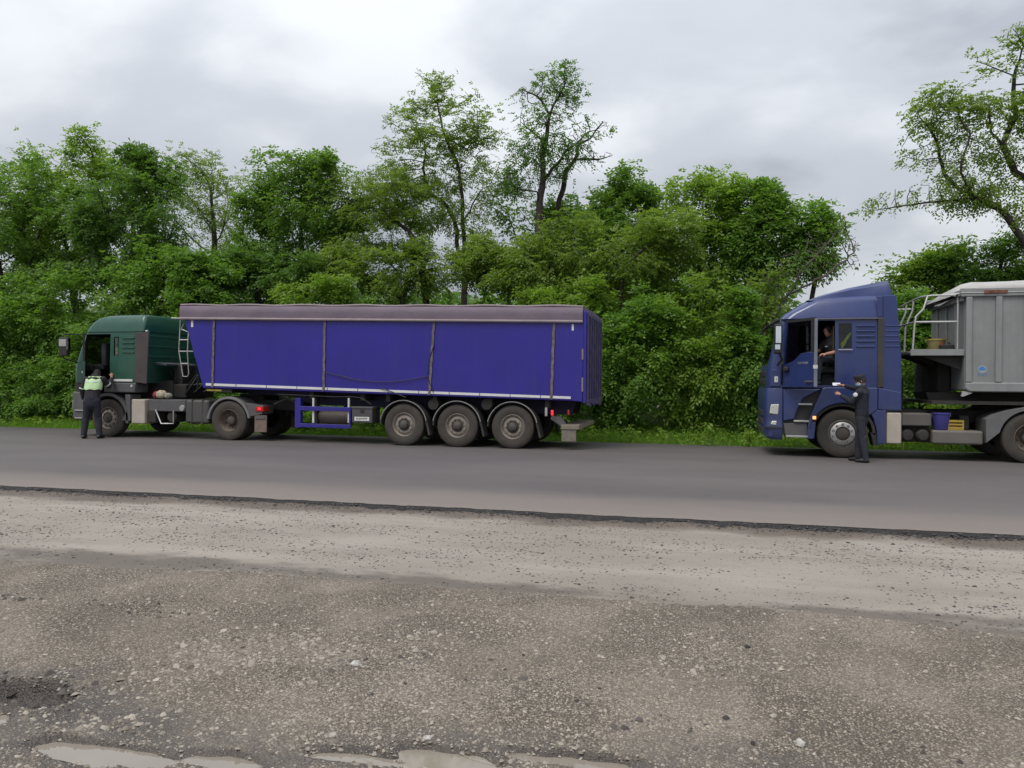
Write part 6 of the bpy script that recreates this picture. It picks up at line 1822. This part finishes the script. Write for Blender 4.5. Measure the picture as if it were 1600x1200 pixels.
# dense trees on the left
tree('ash_tree', 'dense green tree filling the left edge of the picture', 26.0, 15, [(10, 300, 75, 50), (60, 350, 80, 60), (-40, 330, 70, 70), (20, 420, 85, 55), (-60, 430, 60, 60)], 'ash', 1, n_spray=7000, group=GT)
tree('ash_tree', 'tall bright green tree rising behind the left cab', 27.5, 120, [(110, 252, 60, 26), (150, 275, 60, 36), (85, 275, 45, 30), (120, 330, 80, 50), (90, 400, 70, 50)], 'fresh', 2, n_spray=5600, group=GT)
tree('ash_tree', 'dark green tree with a pointed top above the green cab', 25.2, 205, [(205, 248, 28, 22), (225, 280, 50, 30), (215, 325, 66, 45), (175, 350, 60, 50), (240, 370, 48, 40), (190, 420, 55, 35)], 'deep', 3, n_spray=6800, group=GT, base_r=.18)
tree('locust_tree', 'airy olive tree with sky showing through, between two dense trees', 30.0, 340, [(305, 255, 26, 16), (330, 272, 40, 20), (290, 295, 40, 26), (350, 300, 40, 26), (325, 335, 52, 34), (350, 385, 42, 30)], 'olive', 4, n_attr=560, n_spray=1900, step=.24, kill=.3, ll=.105, lw=.052, nl=7, group=GT)
tree('ash_tree', 'round dense dark green tree behind the front of the trailer', 27.0, 470, [(475, 258, 46, 20), (440, 285, 46, 30), (505, 290, 46, 32), (465, 325, 72, 42), (420, 345, 40, 36), (520, 350, 46, 40), (470, 395, 66, 40)], 'ash', 5, n_spray=6400, group=GT)
tree('bushy_tree', 'low bushy tree just behind the green cab roof', 24.4, 250, [(200, 440, 55, 34), (262, 402, 52, 30), (300, 430, 60, 34), (240, 468, 66, 26), (330, 462, 50, 26), (180, 490, 40, 30)], 'bush', 6, n_spray=5600, base_r=.10, group=GT)
tree('bushy_tree', 'low bushy tree at the left edge behind the mirror of the green cab', 24.0, 55, [(40, 480, 55, 40), (90, 450, 45, 34), (100, 505, 40, 36), (20, 545, 50, 40), (70, 560, 44, 40)], 'bush', 7, n_spray=5600, base_r=.10, group=GT)
tree('bushy_tree', 'dark bushy tree over the front end of the tarpaulin', 25.6, 390, [(385, 420, 50, 34), (430, 448, 50, 26), (350, 430, 36, 30), (490, 440, 48, 26)], 'deep', 8, n_spray=4600, base_r=.11, group=GT)
# the two tall locusts in the middle
tree('locust_tree', 'tall airy forked locust tree above the middle of the blue trailer', 27.5, 728, [(683, 122, 24, 14), (690, 158, 44, 18), (655, 172, 32, 14), (725, 190, 40, 20), (640, 205, 34, 18), (680, 225, 58, 26), (615, 240, 34, 20), (752, 218, 30, 20), (745, 262, 44, 24), (620, 290, 60, 30), (690, 285, 50, 24), (570, 300, 34, 26), (760, 310, 34, 24), (560, 345, 46, 26), (640, 345, 50, 26), (740, 350, 40, 22)], 'olive', 9,
     n_attr=1150, n_spray=4300, step=.24, kill=.30, ll=.105, lw=.052, nl=7, base_r=.12, group=GT, spread=.2, trunk=[(728, 640, 0), (726, 464, 0), (724, 350, 0), (719, 272, 0), (709, 243, 0), (690, 200, 0), (683, 150, 0)], tip=.0075,
     extra=[[(716, 389, .2), (711, 343, .5), (694, 317, .7), (675, 304, .6), (662, 275, .5), (664, 220, .3)], [(735, 330, -.2), (748, 300, -.5), (765, 290, -.6)], [(700, 215, 0), (730, 235, .5), (745, 215, .6)]])
tree('locust_tree', 'tall half bare locust tree with dead twigs pointing right', 27.0, 848, [(878, 118, 34, 14), (842, 142, 30, 14), (885, 152, 30, 14), (820, 158, 20, 12), (860, 182, 44, 18), (825, 196, 26, 16), (895, 190, 24, 14), (845, 222, 40, 18), (890, 226, 36, 16), (868, 262, 40, 20), (815, 258, 26, 18), (800, 290, 30, 14), (925, 212, 26, 10), (930, 250, 24, 8)], 'deep', 10,
     n_attr=1100, n_spray=1350, step=.22, kill=.26, ll=.105, lw=.052, nl=7, base_r=.13, group=GT, spread=.17, trunk=[(846, 640, 0), (842, 440, 0), (841, 347, 0), (847, 291, 0), (849, 233, 0), (863, 165, 0), (883, 135, 0)], tip=.0085,
     extra=[[(857, 272, .2), (883, 239, .4), (915, 210, .5), (948, 194, .6)], [(838, 300, -.2), (808, 295, -.5), (792, 275, -.6)], [(849, 220, .2), (830, 205, .4), (812, 190, .4)], [(860, 180, 0), (840, 150, -.3), (815, 140, -.3)]])
tree('bare_tree', 'leafless dark branches reaching right from behind the half bare locust', 27.8, 872, [(905, 215, 24, 14), (935, 245, 22, 7), (915, 262, 22, 9), (940, 196, 14, 8), (920, 235, 20, 8)], 'deep', 31, n_attr=150, n_spray=0, base_r=.10, group=GT, tip=.009, step=.16, kill=.18,
     trunk=[(868, 640, 0), (868, 460, 0), (867, 356, 0), (875, 311, 0), (886, 265, 0), (899, 249, 0), (935, 249, 0), (958, 243, 0)], extra=[[(899, 249, 0), (905, 225, .2), (925, 215, .3)]])
tree('locust_tree', 'slender dark stemmed locust tree left of the tall forked one', 26.4, 662, [(575, 300, 46, 26), (545, 330, 42, 26), (610, 330, 40, 24), (640, 300, 30, 22), (560, 380, 52, 26), (625, 390, 46, 24), (520, 300, 30, 20)], 'olive', 11, n_attr=420, n_spray=2300, ll=.105, lw=.052, nl=7, base_r=.12, group=GT,
     trunk=[(668, 640, 0), (665, 470, 0), (658, 400, 0), (640, 360, 0)], tip=.008)
tree('locust_tree', 'spreading olive green tree over the middle of the tarpaulin', 25.4, 620, [(560, 425, 50, 24), (620, 440, 52, 22), (690, 430, 52, 26), (750, 425, 46, 26), (660, 405, 40, 22), (540, 400, 34, 22), (780, 390, 38, 22)], 'olive', 12, n_spray=4400, ll=.115, lw=.058, nl=7, base_r=.11, group=GT)
tree('locust_tree', 'olive green tree with level branches over the rear of the tarpaulin', 25.0, 850, [(820, 400, 56, 22), (870, 380, 56, 18), (850, 440, 60, 22), (920, 420, 46, 24), (800, 440, 40, 22), (900, 350, 40, 18)], 'olive', 13, n_spray=3300, ll=.115, lw=.058, nl=7, base_r=.09, group=GT)
tree('ash_tree', 'green tree filling in round the lower trunk of the half bare locust', 28.6, 880, [(820, 352, 36, 20), (880, 325, 34, 20), (860, 360, 52, 24), (905, 345, 34, 26), (795, 335, 24, 18), (850, 405, 60, 26)], 'ash', 24, n_spray=2600, base_r=.09, group=GT)
# right half of the belt
tree('ash_tree', 'dense green tree just right of the half bare locust', 27.5, 985, [(985, 288, 32, 18), (960, 315, 40, 26), (1005, 320, 40, 26), (975, 350, 56, 28), (935, 350, 34, 28), (1000, 395, 56, 30), (940, 400, 44, 28), (990, 445, 56, 26), (940, 455, 40, 24)], 'ash', 14, base_r=.10, n_spray=5000, group=GT)
tree('ash_tree', 'tall green tree midway between the trailer and the blue cab', 26.6, 1085, [(1075, 288, 26, 14), (1110, 292, 34, 18), (1140, 285, 18, 12), (1060, 312, 40, 24), (1115, 330, 44, 28), (1075, 360, 56, 30), (1130, 375, 36, 28), (1060, 410, 50, 30), (1115, 420, 44, 30), (1080, 465, 60, 26), (1140, 470, 36, 28)], 'fresh', 15, base_r=.10, n_spray=5200, group=GT)
tree('ash_tree', 'narrow green tree above the front of the blue cab', 26.0, 1195, [(1195, 305, 30, 16), (1225, 318, 22, 14), (1190, 340, 36, 24), (1225, 350, 30, 22), (1185, 385, 38, 26), (1222, 395, 30, 24), (1195, 430, 34, 24)], 'ash', 16, n_spray=3500, base_r=.10, group=GT, step=.28)
tree('ash_tree', 'small green tree with a round top beside the bare branches', 26.4, 1268, [(1275, 335, 20, 16), (1262, 360, 28, 22), (1290, 362, 18, 18), (1270, 395, 30, 24)], 'bush', 17, n_spray=1700, base_r=.08, group=GT, step=.28)
tree('locust_tree', 'olive tree with a long level branch behind the rear of the trailer', 24.6, 960, [(960, 395, 56, 20), (1010, 370, 52, 18), (1050, 350, 44, 18), (1000, 420, 56, 20), (930, 440, 44, 24), (1060, 395, 40, 18)], 'olive', 18, n_spray=2300, ll=.115, lw=.058, nl=7, base_r=.095, group=GT)
tree('bare_tree', 'leafless grey tree spreading over the roof of the blue cab', 24.3, 1205, [(1322, 375, 18, 30), (1300, 400, 28, 34), (1285, 430, 34, 24), (1332, 395, 14, 26), (1250, 420, 34, 40), (1225, 450, 28, 34), (1308, 350, 18, 18), (1270, 385, 24, 30)], 'deep', 19, n_attr=1100, n_spray=60, base_r=.05, bark=M_bark_pale, group=GT, tip=.0085, step=.15, kill=.17, trunk=[(1176, 640, 0), (1178, 583, 0), (1183, 532, 0), (1205, 500, 0), (1232, 461, 0), (1256, 418, 0), (1290, 385, 0)], extra=[[(1205, 500, .2), (1210, 455, .3), (1225, 400, .3)], [(1232, 461, -.1), (1290, 430, -.3), (1335, 395, -.3)]])
tree('bare_tree', 'thin tan stemmed tree with few leaves left of the blue cab mirror', 24.4, 1165, [(1170, 460, 30, 28), (1195, 480, 26, 30), (1150, 490, 26, 24), (1205, 440, 24, 26)], 'olive', 20, n_attr=380, n_spray=420, base_r=.06, bark=M_bark_pale, group=GT, tip=.008, step=.17, kill=.2, trunk=[(1178, 640, 0), (1176, 570, 0), (1180, 520, 0)])
tree('locust_tree', 'big locust leaning in from the right edge above the grey trailer', 24.5, 1660, [(1590, 62, 26, 14), (1600, 100, 30, 20), (1565, 110, 26, 14), (1530, 100, 14, 8), (1480, 150, 40, 16), (1515, 165, 40, 20), (1455, 185, 36, 18), (1500, 205, 50, 22), (1565, 170, 44, 24), (1425, 235, 32, 14), (1470, 250, 46, 18), (1530, 245, 50, 22), (1590, 230, 40, 28), (1420, 298, 40, 17), (1385, 314, 34, 13), (1470, 298, 44, 17), (1540, 295, 44, 18), (1600, 320, 40, 18), (1640, 200, 50, 60), (1680, 120, 60, 50), (1500, 325, 26, 8)], 'olive', 21,
     n_attr=1500, n_spray=3100, step=.24, kill=.28, ll=.105, lw=.052, nl=7, base_r=.15, group=GT, spread=.2, trunk=[(1690, 650, 0), (1665, 520, 0), (1630, 425, 0), (1600, 375, 0), (1579, 345, 0), (1557, 320, 0), (1524, 310, 0), (1506, 312, 0), (1451, 316, 0), (1403, 323, 0), (1356, 330, 0)], tip=.0085,
     extra=[[(1524, 310, .1), (1495, 294, .4), (1477, 272, .5), (1458, 206, .3), (1433, 177, .2)], [(1600, 375, .3), (1640, 330, .6), (1610, 285, .5), (1587, 268, .3), (1568, 228, 0), (1550, 206, -.3), (1545, 165, -.3)], [(1568, 228, .2), (1587, 177, .4), (1583, 133, .4), (1595, 80, .3)], [(1524, 310, -.1), (1500, 270, -.5), (1515, 210, -.5), (1490, 165, -.5)]])
tree('locust_tree', 'leafy tree just above the tarpaulin of the grey trailer', 26.5, 1560, [(1550, 392, 40, 12), (1595, 380, 40, 16), (1495, 398, 20, 22), (1575, 430, 60, 20), (1510, 442, 40, 20), (1620, 420, 40, 30)], 'ash', 22, n_attr=420, n_spray=2300, ll=.115, lw=.058, nl=7, base_r=.13, group=GT)
tree('ash_tree', 'low bright tree between the spoiler of the blue cab and the grey trailer', 27.0, 1420, [(1420, 428, 34, 18), (1455, 425, 26, 22), (1400, 455, 30, 22), (1445, 465, 50, 26), (1480, 400, 22, 16)], 'fresh', 23, n_spray=2800, base_r=.10, group=GT)
# bushes at the edge of the belt
GB = 'bushes along the foot of the tree belt'
def bush(label, Y, x, lobes, kind, seed, n, ll=.125, lw=.062, L=.22, nl=5):
    tree('bush', label, Y, x, [(a, b - 6, c, d) for a, b, c, d in lobes], kind, seed, base_r=.045, n_attr=240, n_spray=n, step=.22, ll=ll, lw=lw, nl=nl, L=L, cat='bush', group=GB, tip=.006, tip_r=.03, spread=.2)
bush('bright green bush beside the rear end of the blue trailer', 22.9, 985, [(985, 520, 40, 36), (1010, 560, 48, 40), (965, 575, 36, 40), (1000, 606, 50, 30), (1030, 492, 24, 26), (960, 642, 28, 20), (1002, 470, 18, 20), (948, 520, 22, 20)], 'bush', 41, 4600)
bush('bright green bush in the middle of the gap between the trucks', 23.2, 1080, [(1070, 505, 40, 34), (1105, 540, 46, 40), (1065, 580, 48, 40), (1110, 596, 44, 36), (1135, 478, 22, 26), (1085, 460, 18, 20), (1060, 645, 26, 18), (1120, 650, 24, 16)], 'fresh', 42, 4600)
bush('dark bush close to the front of the blue cab', 23.0, 1160, [(1155, 560, 30, 34), (1175, 605, 34, 34), (1195, 560, 22, 36), (1160, 500, 18, 28), (1165, 648, 26, 16)], 'bush', 43, 3200)
bush('low leafy bush at the left edge by the road', 22.8, 20, [(15, 600, 46, 34), (60, 615, 44, 30), (10, 645, 50, 18), (85, 640, 36, 20), (90, 590, 30, 30)], 'bush', 44, 3600)
bush('bush seen through the open cab of the green truck', 23.4, 160, [(150, 540, 40, 34), (200, 540, 40, 36), (175, 590, 50, 34), (130, 600, 36, 34), (220, 600, 40, 34), (160, 640, 60, 18)], 'bush', 45, 3600)
bush('shaded bush behind the gap between green cab and trailer', 23.2, 300, [(290, 560, 36, 36), (310, 610, 44, 30), (270, 600, 40, 34), (350, 640, 50, 18), (290, 510, 36, 34)], 'bush', 46, 2800)
bush('yellow green bush peeking over the tarpaulin, left of the middle', 23.6, 505, [(500, 462, 28, 16), (530, 456, 22, 12), (455, 464, 18, 10), (480, 490, 40, 20), (520, 500, 40, 24)], 'fresh', 47, 2300)
bush('bush under the side of the blue trailer', 22.6, 500, [(430, 660, 50, 16), (500, 660, 50, 16), (560, 662, 40, 14), (620, 660, 40, 16)], 'bush', 48, 2000)
bush('bush seen under the rear axles of the blue trailer', 22.6, 760, [(700, 655, 50, 20), (770, 655, 50, 20), (840, 650, 46, 26), (890, 650, 40, 30), (910, 620, 36, 30)], 'bush', 49, 2600)
bush('bush filling the gap between the blue cab and the grey trailer', 23.2, 1440, [(1425, 500, 34, 40), (1450, 540, 40, 40), (1430, 590, 40, 36), (1460, 620, 44, 34), (1415, 640, 40, 26)], 'bush', 50, 3800)
bush('bright sprig of bush behind the violet bucket', 22.4, 1480, [(1478, 648, 26, 14), (1500, 640, 22, 14), (1465, 660, 30, 14)], 'fresh', 51, 900)
bush('bush behind the wheels of the grey trailer', 23.0, 1570, [(1540, 640, 50, 30), (1600, 630, 50, 34), (1650, 630, 50, 40), (1560, 600, 50, 30)], 'bush', 52, 2000)
bush('bush over the rear of the tarpaulin by the tail-gate', 23.8, 880, [(860, 466, 40, 12), (905, 462, 34, 12), (930, 480, 30, 30), (880, 490, 50, 20)], 'fresh', 53, 1900)

# undergrowth deep in the belt: one leafy mass nobody could count
r = np.random.default_rng(77)
n = 19000
X = r.uniform(-34, 24, n); Y = r.uniform(25.5, 36, n)
hz = 1.8 + 5.2 * fbm(X * .35, Y * .3, 61)
Z = .1 + hz * r.random(n) ** .7
V, F, t_ = sprays(np.stack([X, Y, Z], 1), r, .36, 5, .24, .14)
tag(put('undergrowth', np_mesh('undergrowth', V, F, [LEAF['deep']], tint=t_)), 'dark leafy undergrowth deep inside the tree belt', kind='stuff')
r = np.random.default_rng(78); n = 17000
X = r.uniform(-60, 45, n); Y = r.uniform(37, 44, n)
hz = (4.6 + 4.2 * fbm(X * .22, Y * .2, 63)) * np.where(X > 4, .55, 1.0)
Z = .1 + hz * r.random(n) ** .8
V, F, t_ = sprays(np.stack([X, Y, Z], 1), r, .5, 5, .42, .24)
tag(put('far_thicket', np_mesh('far_thicket', V, F, [LEAF['deep']], tint=t_)), 'far thicket seen as one mass behind the first trees', kind='stuff')

# grass on the verge
r = np.random.default_rng(80); n = 52000
X = r.uniform(-25, 10.5, n); Y = 20.62 + 4.2 * r.random(n) ** 1.5
edge = FAR + .28 + .35 * (fbm(X * .9, X * 0, 9) - .5) + .25 * (fbm(X * 3, Y * 0, 12) - .4)
k = Y > edge; X, Y = X[k], Y[k]; n = len(X)
zg_ = np.interp(Y, [p[0] for p in prof], [p[1] for p in prof]) - .02
h = (.09 + .20 * fbm(X * .8, Y * .8, 66) ** 1.3 + .14 * np.clip((Y - 21.3) / 2.2, 0, 1)) * (.6 + .8 * r.random(n))
a = r.random(n) * 2 * np.pi; w = .006 + .006 * r.random(n)
b0 = np.stack([X, Y, zg_], 1); sd = np.stack([np.cos(a), np.sin(a), a * 0], 1) * w[:, None]
ln = r.normal(0, .35, (n, 2)) * h[:, None]
mid = b0 + np.stack([ln[:, 0] * .35, ln[:, 1] * .35, h * .6], 1); tipp = b0 + np.stack([ln[:, 0], ln[:, 1], h], 1)
V = np.stack([b0 - sd, b0 + sd, mid + sd * .75, mid - sd * .75, tipp], 1).reshape(-1, 3)
i = np.arange(n) * 5
F = np.concatenate([np.stack([i, i + 1, i + 2, i + 3], 1), np.stack([i + 3, i + 2, i + 4, i + 4], 1)])
F3 = np.concatenate([np.stack([i, i + 1, i + 2], 1), np.stack([i, i + 2, i + 3], 1), np.stack([i + 3, i + 2, i + 4], 1)])
tg = np.clip(r.beta(2, 2, n) * .6 + .5 * fbm(X * .7, Y * .7, 68), 0, 1)
M_grass = leaf_mat('grass_blade', (.065, .155, .014), (.19, .345, .036), .4)
tag(put('grass', np_mesh('grass', V, F3, [M_grass], tint=np.tile(tg, 3))), 'green grass on the verge beyond the road', kind='stuff')
# broad-leaved weeds in the grass
n = 5200
X = r.uniform(-25, 10.5, n); Y = 21.0 + 2.6 * r.random(n)
k = fbm(X * 1.2, Y * 1.2, 90) > .42; X, Y = X[k], Y[k]
zz = np.interp(Y, [p[0] for p in prof], [p[1] for p in prof]) + .05 + .28 * r.random(len(X)) ** 1.6
V, F, t_ = sprays(np.stack([X, Y, zz], 1), r, .10, 5, .085, .045)
tag(put('weeds', np_mesh('weeds', V, F, [LEAF['fresh']], tint=t_)), 'broad leaved weeds growing through the verge grass', kind='stuff')
GW = 'single tall weeds on the verge'
def weed(label, x, y, h, seed):
    r = np.random.default_rng(seed); bx, by = pg(x, y, -.02)
    t = thing('weed', (bx, by, -.02), label, 'weed', GW)
    m = MB(); m.tube([(bx, by, -.05), (bx + .02, by, h * .5), (bx + .01, by, h)], [.008, .006, .003], 5).build('stem', LEAF['bush'], t)
    k = 34; zz = r.uniform(.08, h, k)
    V, F, ti = sprays(np.stack([np.full(k, bx), np.full(k, by), zz], 1), r, .10 * h / .5, 3, .16 * h / .6, .05 * h / .6)
    put('leaves', np_mesh('leaves', V - np.array(t.location), F, [LEAF['fresh']], tint=ti), t)
weed('tall pale weed standing in the grass between the two trucks', 1106, 697, .62, 5)
weed('leafy weed in the grass near the rear bumper of the blue trailer', 985, 692, .45, 6)
weed('yellowish weed in the grass close to the bumper of the blue cab', 1170, 699, .45, 7)
